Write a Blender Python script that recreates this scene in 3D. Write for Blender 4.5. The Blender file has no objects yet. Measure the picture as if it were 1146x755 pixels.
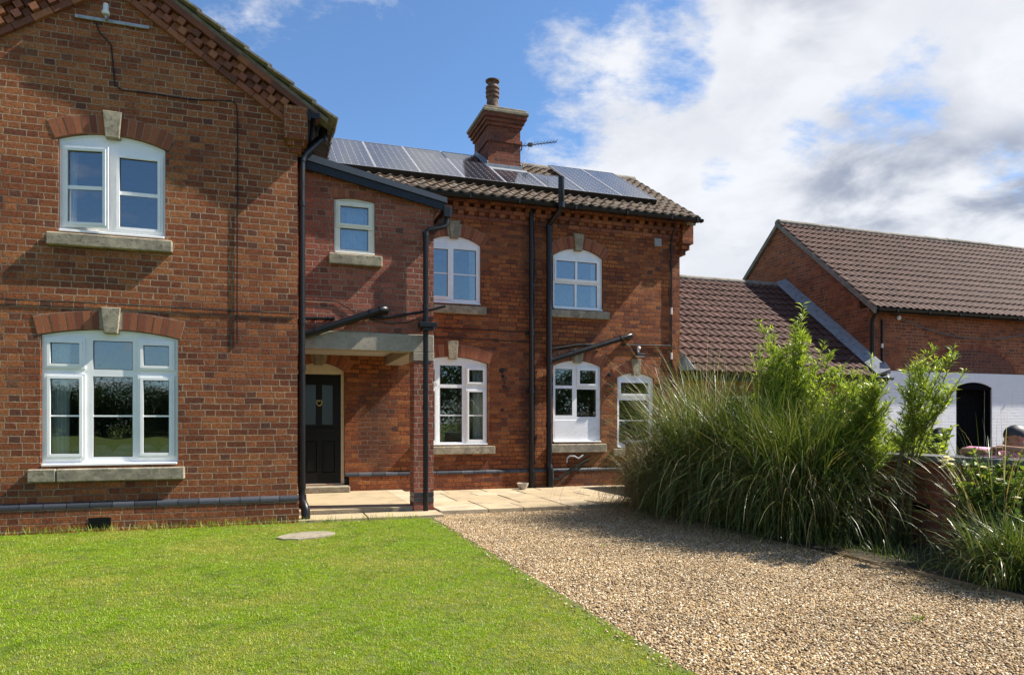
import bpy, bmesh, math, random
import numpy as np
from mathutils import Vector, Matrix, Euler
from mathutils.geometry import tessellate_polygon
random.seed(7)
rng = np.random.default_rng(7)
SC = bpy.context.scene
COL = SC.collection
R = math.radians

# ------------------------------------------------------------------ camera
cd = bpy.data.cameras.new('camera')
cam = bpy.data.objects.new('camera', cd)
COL.objects.link(cam)
YAW = math.atan2(268, 789)
cam.location = (0, 0, 1.30)
cam.rotation_euler = (R(90), 0, -YAW)
cd.sensor_width = 36
cd.lens = 789 / 1146 * 36
cd.shift_y = 95.5 / 1146
cd.clip_start = 0.05
cd.clip_end = 3000
SC.camera = cam

# ------------------------------------------------------------------ sun, sky, exposure
SUN_D = Vector((-1, 0.16, -1.08)).normalized()          # the way the light travels
sl = bpy.data.lights.new('sun', 'SUN')
sl.energy = 5.0
sl.angle = R(0.5)
sl.color = (1.0, 0.93, 0.82)
sun = bpy.data.objects.new('sun', sl)
COL.objects.link(sun)
sun.location = (20, -3, 22)
sun.rotation_euler = SUN_D.to_track_quat('-Z', 'Y').to_euler()
SKY_STRENGTH = 0.068
EXPO = 2 ** 1.20
SC.view_settings.view_transform = 'Standard'
SC.view_settings.look = 'None'
SC.view_settings.gamma = 1
SC.view_settings.exposure = 1.20
SC.view_settings.use_curve_mapping = False
SC.render.engine = 'CYCLES'
SC.cycles.max_bounces = 8
SC.cycles.transparent_max_bounces = 12


# ------------------------------------------------------------------ node helpers
class N:
    def __init__(s, nt):
        s.nt = nt

    def n(s, t, **kw):
        nd = s.nt.nodes.new(t)
        for k, v in kw.items():
            setattr(nd, k, v)
        return nd

    def put(s, sock, v):
        if isinstance(v, bpy.types.NodeSocket):
            s.nt.links.new(v, sock)
        elif v is not None:
            if sock.type == 'RGBA' and not isinstance(v, (int, float)) and len(v) == 3:
                v = (*v, 1)
            sock.default_value = v

    def m(s, op, a, b=None, c=None, clamp=False):
        nd = s.n('ShaderNodeMath', operation=op, use_clamp=clamp)
        for i, v in enumerate((a, b, c)):
            if v is not None:
                s.put(nd.inputs[i], v)
        return nd.outputs[0]

    def vm(s, op, a, b=None, scale=None):
        nd = s.n('ShaderNodeVectorMath', operation=op)
        s.put(nd.inputs[0], a)
        if b is not None:
            s.put(nd.inputs[1], b)
        if scale is not None:
            s.put(nd.inputs['Scale'], scale)
        return nd.outputs['Value'] if op in ('DOT_PRODUCT', 'LENGTH') else nd.outputs[0]

    def xyz(s, v):
        nd = s.n('ShaderNodeSeparateXYZ')
        s.put(nd.inputs[0], v)
        return nd.outputs

    def comb(s, x, y, z):
        nd = s.n('ShaderNodeCombineXYZ')
        for i, v in enumerate((x, y, z)):
            s.put(nd.inputs[i], v)
        return nd.outputs[0]

    def noise(s, vec, scale, detail=3.0, rough=0.55, dist=0.0):
        nd = s.n('ShaderNodeTexNoise')
        if vec is not None:
            s.put(nd.inputs['Vector'], vec)
        nd.inputs['Scale'].default_value = scale
        nd.inputs['Detail'].default_value = detail
        nd.inputs['Roughness'].default_value = rough
        nd.inputs['Distortion'].default_value = dist
        return nd.outputs['Fac']

    def white(s, vec):
        nd = s.n('ShaderNodeTexWhiteNoise', noise_dimensions='3D')
        s.put(nd.inputs['Vector'], vec)
        return nd.outputs['Value'], nd.outputs['Color']

    def ramp(s, fac, stops, interp='LINEAR'):
        nd = s.n('ShaderNodeValToRGB')
        nd.color_ramp.interpolation = interp
        el = nd.color_ramp.elements
        while len(el) < len(stops):
            el.new(0.5)
        for e, (p, c) in zip(el, stops):
            e.position = p
            e.color = (*c, 1) if len(c) == 3 else c
        s.put(nd.inputs[0], fac)
        return nd.outputs[0]

    def mix(s, fac, a, b, blend='MIX'):
        nd = s.n('ShaderNodeMix', data_type='RGBA', blend_type=blend)
        s.put(nd.inputs[0], fac)
        s.put(nd.inputs[6], a)
        s.put(nd.inputs[7], b)
        return nd.outputs[2]

    def smooth(s, v, a, b, lo=0.0, hi=1.0):
        nd = s.n('ShaderNodeMapRange', interpolation_type='SMOOTHSTEP')
        s.put(nd.inputs[0], v)
        for i, q in ((1, a), (2, b), (3, lo), (4, hi)):
            s.put(nd.inputs[i], q)
        return nd.outputs[0]

    def bump(s, h, dist, strength=1.0, normal=None):
        nd = s.n('ShaderNodeBump')
        nd.inputs['Strength'].default_value = strength
        nd.inputs['Distance'].default_value = dist
        s.put(nd.inputs['Height'], h)
        if normal is not None:
            s.put(nd.inputs['Normal'], normal)
        return nd.outputs[0]

    def pos(s):
        return s.n('ShaderNodeNewGeometry').outputs['Position']


def new_mat(name, base=(0.5, 0.5, 0.5), rough=0.6, metal=0.0, spec=0.5):
    m = bpy.data.materials.new(name)
    m.use_nodes = True
    h = N(m.node_tree)
    b = m.node_tree.nodes['Principled BSDF']
    b.inputs['Base Color'].default_value = (*base, 1)
    b.inputs['Roughness'].default_value = rough
    b.inputs['Metallic'].default_value = metal
    b.inputs['Specular IOR Level'].default_value = spec
    return m, h, b


# ------------------------------------------------------------------ world
def build_world():
    w = bpy.data.worlds.new('World')
    SC.world = w
    w.use_nodes = True
    nt = w.node_tree
    nt.nodes.clear()
    h = N(nt)
    out = h.n('ShaderNodeOutputWorld')
    bg = h.n('ShaderNodeBackground')
    bg.inputs['Strength'].default_value = SKY_STRENGTH
    sky = h.n('ShaderNodeTexSky', sky_type='NISHITA')
    sky.sun_disc = False
    sky.sun_elevation = math.asin(-SUN_D.z)
    sky.sun_rotation = math.atan2(-SUN_D.x, -SUN_D.y)
    sky.altitude = 50
    sky.air_density = 1.0
    sky.dust_density = 0.3
    sky.ozone_density = 2.2
    d = h.n('ShaderNodeTexCoord').outputs['Generated']
    d = h.vm('NORMALIZE', d)
    x, y, z = h.xyz(d)[:3]
    zz = h.m('ADD', h.m('MAXIMUM', z, 0.0), 0.30)
    px = h.m('DIVIDE', x, zz)
    py = h.m('DIVIDE', y, zz)
    p = h.comb(px, py, 0.37)
    p2 = h.comb(h.m('MULTIPLY', px, 0.75), py, 3.1)
    big = h.noise(p2, 2.4, 5.0, 0.55, 0.1)
    fine = h.noise(p, 6.0, 14.0, 0.62, 0.10)
    wisp = h.noise(h.comb(h.m('MULTIPLY_ADD', py, 0.6, px), h.m('MULTIPLY', py, 1.6), 7.3), 8.0, 12.0, 0.66, 0.3)
    dens = h.m('ADD', h.m('MULTIPLY', big, 0.75), h.m('ADD', h.m('MULTIPLY', fine, 0.75), h.m('MULTIPLY', h.m('SUBTRACT', wisp, 0.5), 0.40)))

    def blob(az, el, width, amt):
        a, e = R(az), R(el)
        c = Vector((math.sin(a) * math.cos(e), math.cos(a) * math.cos(e), math.sin(e)))
        dd = h.vm('DOT_PRODUCT', d, tuple(c))
        return h.smooth(dd, math.cos(R(width)), 1.0, 0.0, amt)
    # where the weather stood that day: open sky up to the left, a cloud bank to the right
    terms = [blob(-8, 24, 42, -0.24), blob(10, 20, 15, -0.12), blob(27, 28, 9, -0.15),
             blob(50, 8, 40, 0.22), blob(36, 12, 20, 0.16), blob(53, 30, 16, 0.16), blob(24, 15, 10, 0.13),
             blob(47.5, 22.0, 5.0, -0.25), blob(42.5, 20.5, 4.0, -0.16), blob(35, 18.5, 2.2, -0.16),
             blob(24.5, 29, 7, 0.20), blob(6, 32, 9, 0.26), blob(41, 29, 8, 0.20), blob(-4, 31, 10, 0.22), blob(15, 46, 17, 0.30),
             blob(175, 35, 50, -0.05)]
    for t in terms:
        dens = h.m('ADD', dens, t)
    cov = h.m('POWER', h.smooth(dens, 0.70, 0.96), 0.85)
    body = h.noise(h.comb(px, py, 9.0), 4.0, 5.0, 0.55, 0.3)
    puff = h.noise(h.comb(px, py, 4.0), 7.0, 10.0, 0.62, 0.2)
    base_ = h.m('ADD', blob(46, 17.0, 7, 0.75), h.m('ADD', blob(54, 15.0, 5, 0.9), blob(41, 30.5, 6, 0.6)))
    shade = h.m('MULTIPLY', h.m('ADD', base_, 0.20), h.smooth(body, 0.36, 0.62), clamp=True)
    shade = h.m('ADD', shade, h.m('MULTIPLY', h.smooth(puff, 0.45, 0.75), 0.16), clamp=True)
    k = 1.0 / SKY_STRENGTH
    k /= EXPO
    ccol = h.mix(shade, (0.96 * k, 0.97 * k, 1.0 * k), (0.36 * k, 0.40 * k, 0.50 * k))
    skyc = h.mix(1.0, sky.outputs[0], (0.84, 1.04, 1.22), 'MULTIPLY')
    col = h.mix(h.m('MULTIPLY', cov, 0.95), skyc, ccol)
    h.put(bg.inputs[0], col)
    nt.links.new(bg.outputs[0], out.inputs[0])


build_world()


# ------------------------------------------------------------------ mesh helpers
class MB:
    def __init__(s):
        s.v, s.f, s.mi = [], [], []

    def add(s, vs, fs, mi=0):
        o = len(s.v)
        s.v.extend(tuple(p) for p in vs)
        s.f.extend(tuple(i + o for i in f) for f in fs)
        s.mi.extend([mi] * len(fs))
        return s

    def box(s, x0, x1, y0, y1, z0, z1, mi=0):
        vs = [(x0, y0, z0), (x1, y0, z0), (x1, y1, z0), (x0, y1, z0), (x0, y0, z1), (x1, y0, z1), (x1, y1, z1), (x0, y1, z1)]
        return s.add(vs, [(0, 3, 2, 1), (4, 5, 6, 7), (0, 1, 5, 4), (1, 2, 6, 5), (2, 3, 7, 6), (3, 0, 4, 7)], mi)

    def cbox(s, x0, x1, y0, y1, z0, z1, c=0.006, mi=0):
        """box with chamfered edges (a bevelled convex hull)"""
        bm = bmesh.new()
        for sx in (0, 1):
            for sy in (0, 1):
                for sz in (0, 1):
                    X, Y, Z = (x0, x1)[sx], (y0, y1)[sy], (z0, z1)[sz]
                    ex, ey, ez = (c, -c)[sx], (c, -c)[sy], (c, -c)[sz]
                    bm.verts.new((X + ex, Y + ey, Z)); bm.verts.new((X + ex, Y, Z + ez)); bm.verts.new((X, Y + ey, Z + ez))
        bmesh.ops.convex_hull(bm, input=bm.verts)
        return s.bm(bm, mi)

    def hull(s, pts, mi=0):
        bm = bmesh.new()
        for p in pts:
            bm.verts.new(p)
        bmesh.ops.convex_hull(bm, input=bm.verts)
        return s.bm(bm, mi)

    def bm(s, bm, mi=0):
        bm.verts.index_update()
        s.add([v.co[:] for v in bm.verts], [[v.index for v in f.verts] for f in bm.faces], mi)
        bm.free()
        return s

    def prism(s, outer, holes=(), a=0.0, b=1.0, axis='Y', mi=0):
        """2D outline (with holes) in the plane across `axis`, from a to b"""
        def P(u, w, t):
            return (u, t, w) if axis == 'Y' else ((t, u, w) if axis == 'X' else (u, w, t))
        loops = [list(outer)] + [list(q) for q in holes]
        flat = [p for l in loops for p in l]
        tris = tessellate_polygon([[Vector((p[0], p[1], 0)) for p in l] for l in loops])
        n = len(flat)
        vs = [P(u, w, a) for u, w in flat] + [P(u, w, b) for u, w in flat]
        fs = []
        for t in tris:
            fs.append(tuple(t)); fs.append(tuple(i + n for i in reversed(t)))
        o = 0
        for l in loops:
            k = len(l)
            for i in range(k):
                j = (i + 1) % k
                fs.append((o + i, o + j, o + j + n, o + i + n))
            o += k
        bm = bmesh.new()
        bv = [bm.verts.new(p) for p in vs]
        for f in fs:
            try:
                bm.faces.new([bv[i] for i in f])
            except ValueError:
                pass
        bmesh.ops.recalc_face_normals(bm, faces=bm.faces)
        return s.bm(bm, mi)

    def tube(s, pts, r, seg=12, cap=True, mi=0):
        pts = [Vector(p) for p in pts]
        n = len(pts)
        rs = r if isinstance(r, (list, tuple)) else [r] * n
        tang = []
        for i in range(n):
            t = (pts[min(i + 1, n - 1)] - pts[max(i - 1, 0)])
            tang.append(t.normalized())
        up = Vector((0, 0, 1)) if abs(tang[0].z) < 0.9 else Vector((1, 0, 0))
        nrm = (up - tang[0] * up.dot(tang[0])).normalized()
        vs, fs = [], []
        for i in range(n):
            nrm = (nrm - tang[i] * nrm.dot(tang[i])).normalized()
            bi = tang[i].cross(nrm)
            for k in range(seg):
                a = 2 * math.pi * k / seg
                vs.append(pts[i] + (nrm * math.cos(a) + bi * math.sin(a)) * rs[i])
        for i in range(n - 1):
            for k in range(seg):
                q = (k + 1) % seg
                fs.append((i * seg + k, i * seg + q, (i + 1) * seg + q, (i + 1) * seg + k))
        if cap:
            fs.append(tuple(range(seg - 1, -1, -1)))
            fs.append(tuple((n - 1) * seg + k for k in range(seg)))
        return s.add(vs, fs, mi)

    def lathe(s, prof, c=(0, 0, 0), seg=20, mi=0):
        vs, fs = [], []
        for r, z in prof:
            for k in range(seg):
                a = 2 * math.pi * k / seg
                vs.append((c[0] + r * math.cos(a), c[1] + r * math.sin(a), c[2] + z))
        for i in range(len(prof) - 1):
            for k in range(seg):
                q = (k + 1) % seg
                fs.append((i * seg + k, i * seg + q, (i + 1) * seg + q, (i + 1) * seg + k))
        return s.add(vs, fs, mi)


def mesh_of(name, v, f, mats, mi=None, smooth=False):
    me = bpy.data.meshes.new(name)
    me.from_pydata(v, [], f)
    for m in (mats if isinstance(mats, (list, tuple)) else [mats]):
        me.materials.append(m)
    if mi is not None and any(mi):
        me.polygons.foreach_set('material_index', mi)
    if smooth:
        me.polygons.foreach_set('use_smooth', [True] * len(me.polygons))
    me.update()
    return me


def tag(o, label=None, cat=None, group=None, kind=None):
    if label: o['label'] = label
    if cat: o['category'] = cat
    if group: o['group'] = group
    if kind: o['kind'] = kind
    return o


def obj(name, mb, mats, parent=None, smooth=False, **t):
    me = mb if isinstance(mb, bpy.types.Mesh) else mesh_of(name, mb.v, mb.f, mats, mb.mi, smooth)
    o = bpy.data.objects.new(name, me)
    COL.objects.link(o)
    if smooth and not isinstance(mb, bpy.types.Mesh):
        try:
            me.set_sharp_from_angle(angle=R(38))
        except Exception:
            pass
    if parent is not None:
        o.parent = parent
        if parent.type == 'EMPTY':
            o.matrix_parent_inverse = Matrix.LocRotScale(parent.location, parent.rotation_euler, parent.scale).inverted()
    return tag(o, **t)


def thing(name, loc, label, cat, group=None, rot=(0, 0, 0)):
    e = bpy.data.objects.new(name, None)
    e.empty_display_size = 0.2
    e.location = loc
    e.rotation_euler = rot
    COL.objects.link(e)
    return tag(e, label, cat, group)


def arc(x0, x1, zs, rise, n=14):
    """points of a segmental arch from (x1, zs) over to (x0, zs)"""
    if rise < 1e-4:
        return [(x1, zs), (x0, zs)]
    w = (x1 - x0) / 2
    r = (w * w + rise * rise) / (2 * rise)
    cx, cz = (x0 + x1) / 2, zs + rise - r
    a = math.asin(w / r)
    return [(cx + r * math.sin(a - 2 * a * i / n), cz + r * math.cos(a - 2 * a * i / n)) for i in range(n + 1)]


def opening(x0, x1, z0, zs, rise):
    return [(x0, z0), (x1, z0)] + arc(x0, x1, zs, rise)


# ------------------------------------------------------------------ materials
def brick_mat(name, cols, mortar, joint=0.0105, bump=0.006, seed=0.0, dirt=0.35, mortar_dark=(0.12, 0.085, 0.065), weather=0.45, paint=None, course=0.08, stains=()):
    m, h, b = new_mat(name, rough=0.88, spec=0.25)
    g = h.n('ShaderNodeNewGeometry')
    P, NN = g.outputs['Position'], g.outputs['True Normal']
    x, y, z = h.xyz(P)[:3]
    nx = h.m('ABSOLUTE', h.xyz(NN)[0])
    nz = h.m('ABSOLUTE', h.xyz(NN)[2])
    sel = h.m('GREATER_THAN', nx, 0.6)
    u = h.m('ADD', h.m('MULTIPLY', y, sel), h.m('MULTIPLY', x, h.m('SUBTRACT', 1.0, sel)))
    selz = h.m('GREATER_THAN', nz, 0.75)
    zz = h.m('ADD', h.m('MULTIPLY', y, selz), h.m('MULTIPLY', z, h.m('SUBTRACT', 1.0, selz)))
    w1 = h.noise(P, 26.0, 2.0)
    w2 = h.noise(h.vm('ADD', P, (3.1, 7.7, 1.3)), 31.0, 2.0)
    w3 = h.noise(h.vm('ADD', P, (13.1, 2.7, 5.3)), 1.1, 1.0)
    u = h.m('ADD', u, h.m('MULTIPLY_ADD', w1, 0.020, seed))
    v = h.m('ADD', zz, h.m('ADD', h.m('MULTIPLY', w2, 0.013), h.m('MULTIPLY', w3, 0.03)))
    v = h.m('DIVIDE', h.m('SUBTRACT', v, 0.35 + 0.02), course)
    r = h.m('FLOOR', v)
    fv = h.m('SUBTRACT', v, r)
    odd = h.m('FLOORED_MODULO', r, 2.0)
    rr, _ = h.white(h.comb(r, 4.2 + seed, 1.0))
    PER, ST = 0.352, 0.232
    off = h.m('ADD', h.m('MULTIPLY', odd, PER / 2), h.m('MULTIPLY', rr, 0.07))
    uu = h.m('DIVIDE', h.m('ADD', u, off), PER)
    k = h.m('FLOOR', uu)
    fu = h.m('MULTIPLY', h.m('SUBTRACT', uu, k), PER)
    head = h.m('GREATER_THAN', fu, ST)
    lu = h.m('SUBTRACT', fu, h.m('MULTIPLY', head, ST))
    wid = h.m('MULTIPLY_ADD', head, (PER - ST) - ST, ST)
    du = h.m('MINIMUM', lu, h.m('SUBTRACT', wid, lu))
    dv = h.m('MULTIPLY', h.m('MINIMUM', fv, h.m('SUBTRACT', 1.0, fv)), course)
    dd = h.m('MINIMUM', du, dv)
    mask = h.smooth(dd, joint * 0.5 - 0.002, joint * 0.5 + 0.002)
    rid, rcol = h.white(h.comb(h.m('MULTIPLY_ADD', k, 2.0, head), r, 5.0 + seed))
    rid2 = h.xyz(rcol)[1]
    big = h.noise(P, 0.55, 4.0, 0.6)
    fac = h.m('ADD', h.m('MULTIPLY', rid, 0.70), h.m('MULTIPLY', h.m('SUBTRACT', big, 0.5), 1.1))
    fac = h.m('ADD', fac, 0.15, clamp=True)
    n_ = len(cols)
    col = h.ramp(fac, [((i / (n_ - 1)), c) for i, c in enumerate(cols)])
    # burnt headers
    dark = h.m('MULTIPLY', h.m('GREATER_THAN', rid2, 0.88), h.m('MULTIPLY_ADD', head, 0.30, 0.30))
    col = h.mix(dark, col, (0.062, 0.036, 0.034))
    gr = h.noise(P, 60.0, 4.0, 0.7)
    col = h.mix(h.smooth(gr, 0.46, 0.66, 0.0, 0.72), col, (0.055, 0.022, 0.015))
    g2 = h.noise(h.vm('ADD', P, (9.0, 3.0, 17.0)), 34.0, 3.0, 0.65)
    col = h.mix(1.0, col, h.ramp(g2, [(0.30, (0.70, 0.70, 0.70)), (0.70, (1.42, 1.34, 1.25))]), 'MULTIPLY')
    col = h.mix(h.smooth(h.noise(P, 9.0, 4.0, 0.65), 0.52, 0.8, 0.0, dirt), col, (0.055, 0.038, 0.034))
    sn = h.noise(h.vm('ADD', P, (5.0, 8.0, 2.0)), 2.2, 5.0, 0.65)
    for (sx, sz, rx_, rz_, am_) in stains:
        dx_ = h.m('DIVIDE', h.m('SUBTRACT', x, sx), rx_)
        dz_ = h.m('DIVIDE', h.m('SUBTRACT', z, sz), rz_)
        q_ = h.m('ADD', h.m('ADD', h.m('MULTIPLY', dx_, dx_), h.m('MULTIPLY', dz_, dz_)), h.m('MULTIPLY', h.m('SUBTRACT', sn, 0.5), 2.4))
        col = h.mix(h.smooth(q_, 0.25, 1.1, am_, 0.0), col, (0.040, 0.026, 0.024))
    # smears of mortar and bruised edges so the joints do not read as ruled lines
    smear = h.smooth(h.noise(h.vm('ADD', P, (1.0, 21.0, 4.0)), 17.0, 4.0, 0.7), 0.56, 0.70)
    mask = h.m('MULTIPLY', mask, h.m('SUBTRACT', 1.0, h.m('MULTIPLY', h.m('MULTIPLY', smear, h.smooth(dd, 0.006, 0.022, 1.0, 0.0)), 0.75)))
    wash = h.noise(h.vm('ADD', P, (40.0, 1.0, 9.0)), 0.9, 5.0, 0.65)
    mcol = h.mix(h.smooth(wash, 0.42, 0.62, 0.0, weather * 2), mortar, mortar_dark)
    mcol = h.mix(h.smooth(gr, 0.45, 0.7, 0.0, 0.5), mcol, (0.06, 0.045, 0.032))
    col = h.mix(mask, mcol, col)
    if paint is not None:
        pm = h.smooth(h.noise(P, 3.5, 5.0, 0.7), 0.60, 0.74, 1.0, 0.78)
        col = h.mix(pm, col, paint)
        stk = h.noise(h.vm('MULTIPLY', P, (5.0, 5.0, 0.5)), 1.0, 5.0, 0.65)
        col = h.mix(h.smooth(stk, 0.54, 0.74, 0.0, 0.30), col, (0.42, 0.38, 0.32))
        col = h.mix(h.smooth(h.noise(P, 11.0, 3.0, 0.6), 0.66, 0.72, 0.0, 0.5), col, (0.40, 0.26, 0.20))
    h.put(b.inputs['Base Color'], col)
    hh = h.m('ADD', h.m('MULTIPLY', mask, 0.8), h.m('MULTIPLY', h.noise(P, 45.0, 5.0, 0.7), 0.5))
    hh = h.m('ADD', hh, h.m('MULTIPLY', h.m('SUBTRACT', rid2, 0.5), 0.5 if paint is None else 0.2))
    h.put(b.inputs['Normal'], h.bump(hh, bump))
    return m


def island_mat(name, cols, rough=0.8, grime=(0.05, 0.04, 0.035), gamt=0.5, bump=0.003, spec=0.3, scale=30.0):
    """each loose piece of the mesh draws its own tone"""
    m, h, b = new_mat(name, rough=rough, spec=spec)
    g = h.n('ShaderNodeNewGeometry')
    n_ = len(cols)
    col = h.ramp(g.outputs['Random Per Island'], [(i / (n_ - 1), c) for i, c in enumerate(cols)])
    P = g.outputs['Position']
    nz = h.noise(P, scale, 5.0, 0.7)
    col = h.mix(h.smooth(nz, 0.42, 0.75, 0.0, gamt), col, grime)
    h.put(b.inputs['Base Color'], col)
    h.put(b.inputs['Normal'], h.bump(nz, bump))
    return m


M = {}
red_cols = [(0.105, 0.032, 0.017), (0.175, 0.053, 0.024), (0.24, 0.078, 0.031), (0.295, 0.104, 0.039), (0.345, 0.142, 0.056)]
M['brick_gable'] = brick_mat('brick_gable', red_cols, (0.38, 0.285, 0.19), joint=0.0105, seed=0.13, weather=0.42, bump=0.009)
M['brick_wing'] = brick_mat('brick_wing', [(0.105, 0.032, 0.016), (0.175, 0.052, 0.022), (0.245, 0.076, 0.027), (0.30, 0.102, 0.033), (0.36, 0.145, 0.048)],
                            (0.20, 0.13, 0.08), joint=0.0095, seed=2.4, weather=0.9, mortar_dark=(0.040, 0.022, 0.016), bump=0.009,
                            stains=((1.75, 1.25, 0.40, 1.0, 0.55), (4.70, 1.4, 0.22, 1.5, 0.6), (4.70, 4.2, 0.22, 1.2, 0.5), (5.6, 0.2, 0.9, 0.25, 0.4)))
M['brick_porch'] = brick_mat('brick_porch', [(0.19, 0.062, 0.044), (0.25, 0.082, 0.056), (0.31, 0.104, 0.070), (0.36, 0.13, 0.085)],
                             (0.34, 0.255, 0.19), joint=0.011, seed=5.2, dirt=0.3, weather=0.4)
M['brick_barn'] = brick_mat('brick_barn', [(0.15, 0.046, 0.022), (0.225, 0.07, 0.03), (0.29, 0.096, 0.038), (0.34, 0.12, 0.047)],
                            (0.34, 0.27, 0.20), joint=0.010, seed=9.1, weather=0.45)
M['brick_white'] = brick_mat('brick_white', red_cols, (0.5, 0.48, 0.45), joint=0.010, seed=1.7, paint=(0.80, 0.80, 0.82), bump=0.005, weather=0.2)
M['brick_garden'] = brick_mat('brick_garden', [(0.13, 0.045, 0.03), (0.20, 0.07, 0.042), (0.26, 0.095, 0.055)], (0.22, 0.17, 0.13), seed=3.3, weather=0.5)
M['brick_old'] = brick_mat('brick_old', [(0.10, 0.04, 0.03), (0.15, 0.055, 0.036), (0.19, 0.07, 0.045)], (0.20, 0.15, 0.12), seed=6.6, weather=0.5)
M['brick_chimney'] = brick_mat('brick_chimney', [(0.12, 0.04, 0.027), (0.19, 0.06, 0.034), (0.26, 0.082, 0.043)], (0.16, 0.12, 0.095), joint=0.008, seed=7.7, weather=0.7)
M['arch_brick'] = island_mat('arch_brick', [(0.14, 0.04, 0.022), (0.24, 0.07, 0.032), (0.33, 0.11, 0.045)], scale=45.0)
M['edge_brick'] = island_mat('edge_brick', [(0.13, 0.05, 0.034), (0.24, 0.08, 0.045), (0.32, 0.125, 0.06)], bump=0.005)
M['mortar'] = island_mat('mortar', [(0.30, 0.25, 0.19), (0.34, 0.28, 0.21)], rough=0.95)
M['blue_brick'] = island_mat('blue_brick', [(0.022, 0.024, 0.030), (0.038, 0.041, 0.050), (0.065, 0.068, 0.080)], rough=0.42, spec=0.5, gamt=0.35)


def stone_mat(name, a, b_, lich, rough=0.9):
    m, h, b = new_mat(name, rough=rough, spec=0.2)
    P = h.pos()
    n1 = h.noise(P, 7.0, 6.0, 0.7)
    col = h.mix(h.smooth(n1, 0.35, 0.65), a, b_)
    col = h.mix(h.smooth(h.noise(P, 22.0, 5.0, 0.7), 0.52, 0.70, 0.0, 0.75), col, lich)
    col = h.mix(h.smooth(h.noise(P, 90.0, 3.0, 0.6), 0.55, 0.75, 0.0, 0.5), col, (0.05, 0.048, 0.04))
    h.put(b.inputs['Base Color'], col)
    h.put(b.inputs['Normal'], h.bump(h.noise(P, 40.0, 6.0, 0.75), 0.006))
    return m


M['stone'] = stone_mat('stone', (0.36, 0.31, 0.225), (0.20, 0.175, 0.13), (0.075, 0.068, 0.050))
M['concrete'] = stone_mat('concrete', (0.36, 0.31, 0.25), (0.29, 0.25, 0.20), (0.20, 0.18, 0.145))
M['coping'] = stone_mat('coping', (0.14, 0.14, 0.145), (0.10, 0.10, 0.105), (0.07, 0.07, 0.07))
M['cap_stone'] = stone_mat('cap_stone', (0.27, 0.235, 0.17), (0.17, 0.15, 0.115), (0.21, 0.16, 0.065))
M['step_stone'] = stone_mat('step_stone', (0.30, 0.26, 0.195), (0.20, 0.175, 0.13), (0.11, 0.105, 0.08))


def plain_mat(name, base, rough, spec=0.5, metal=0.0, var=0.12, scale=14.0, bump=0.0):
    m, h, b = new_mat(name, base, rough, metal, spec)
    P = h.pos()
    n1 = h.noise(P, scale, 5.0, 0.65)
    dk = tuple(c * (1 - var * 2.2) for c in base)
    h.put(b.inputs['Base Color'], h.mix(h.smooth(n1, 0.4, 0.8), base, dk))
    h.put(b.inputs['Roughness'], h.smooth(n1, 0.3, 0.7, rough * 0.85, min(1, rough * 1.2)))
    if bump:
        h.put(b.inputs['Normal'], h.bump(n1, bump))
    return m


M['upvc'] = plain_mat('upvc', (0.80, 0.80, 0.80), 0.32, var=0.05, scale=5.0)
M['cream'] = plain_mat('cream', (0.62, 0.54, 0.40), 0.5, var=0.1)
M['off_white'] = plain_mat('off_white', (0.74, 0.71, 0.62), 0.4, var=0.05)
M['black_plastic'] = plain_mat('black_plastic', (0.008, 0.008, 0.009), 0.36, spec=0.35, var=0.2)
M['black_paint'] = plain_mat('black_paint', (0.006, 0.006, 0.007), 0.38, spec=0.22, var=0.15)
M['painted_void'] = plain_mat('painted_void', (0.005, 0.005, 0.006), 0.95, spec=0.05)  # darkness of the barn doorway, put into a matt near-black colour
M['seal'] = plain_mat('seal', (0.02, 0.02, 0.02), 0.7)
M['dark_metal'] = plain_mat('dark_metal', (0.055, 0.062, 0.075), 0.35, var=0.15)
M['lead'] = plain_mat('lead', (0.21, 0.23, 0.26), 0.55, var=0.25, scale=9.0, bump=0.004)
M['galv'] = plain_mat('galv', (0.36, 0.37, 0.38), 0.45, metal=0.5)
M['alu'] = plain_mat('alu', (0.50, 0.50, 0.52), 0.4, metal=0.1)
M['white_plastic'] = plain_mat('white_plastic', (0.72, 0.72, 0.70), 0.4)
M['grey_plastic'] = plain_mat('grey_plastic', (0.28, 0.29, 0.30), 0.5)
M['brass'] = plain_mat('brass', (0.55, 0.38, 0.14), 0.3, metal=0.9)
M['plaster'] = plain_mat('plaster', (0.42, 0.40, 0.36), 0.9)
M['wood_floor'] = plain_mat('wood_floor', (0.16, 0.10, 0.06), 0.5)
M['timber'] = plain_mat('timber', (0.22, 0.15, 0.085), 0.85, var=0.25, bump=0.004)
M['dark_timber'] = plain_mat('dark_timber', (0.045, 0.035, 0.03), 0.7)
M['curtain'] = plain_mat('curtain', (0.84, 0.83, 0.80), 0.9)
M['curtain_blue'] = plain_mat('curtain_blue', (0.52, 0.62, 0.74), 0.9)
M['sofa'] = plain_mat('sofa', (0.55, 0.53, 0.48), 0.95)
M['terracotta'] = plain_mat('terracotta', (0.13, 0.075, 0.05), 0.8, var=0.4, scale=9.0, bump=0.004)
M['bowl'] = plain_mat('bowl', (0.45, 0.42, 0.36), 0.6, var=0.2)
M['soil'] = plain_mat('soil', (0.045, 0.032, 0.022), 0.98, var=0.3, scale=30.0, bump=0.03)
M['skin'] = plain_mat('skin', (0.30, 0.155, 0.095), 0.5, var=0.08)
M['cap_cloth'] = plain_mat('cap_cloth', (0.012, 0.012, 0.013), 0.5)
M['black_cloth'] = plain_mat('black_cloth', (0.014, 0.014, 0.016), 0.85)
M['hair'] = plain_mat('hair', (0.010, 0.009, 0.009), 0.9, spec=0.15)
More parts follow.
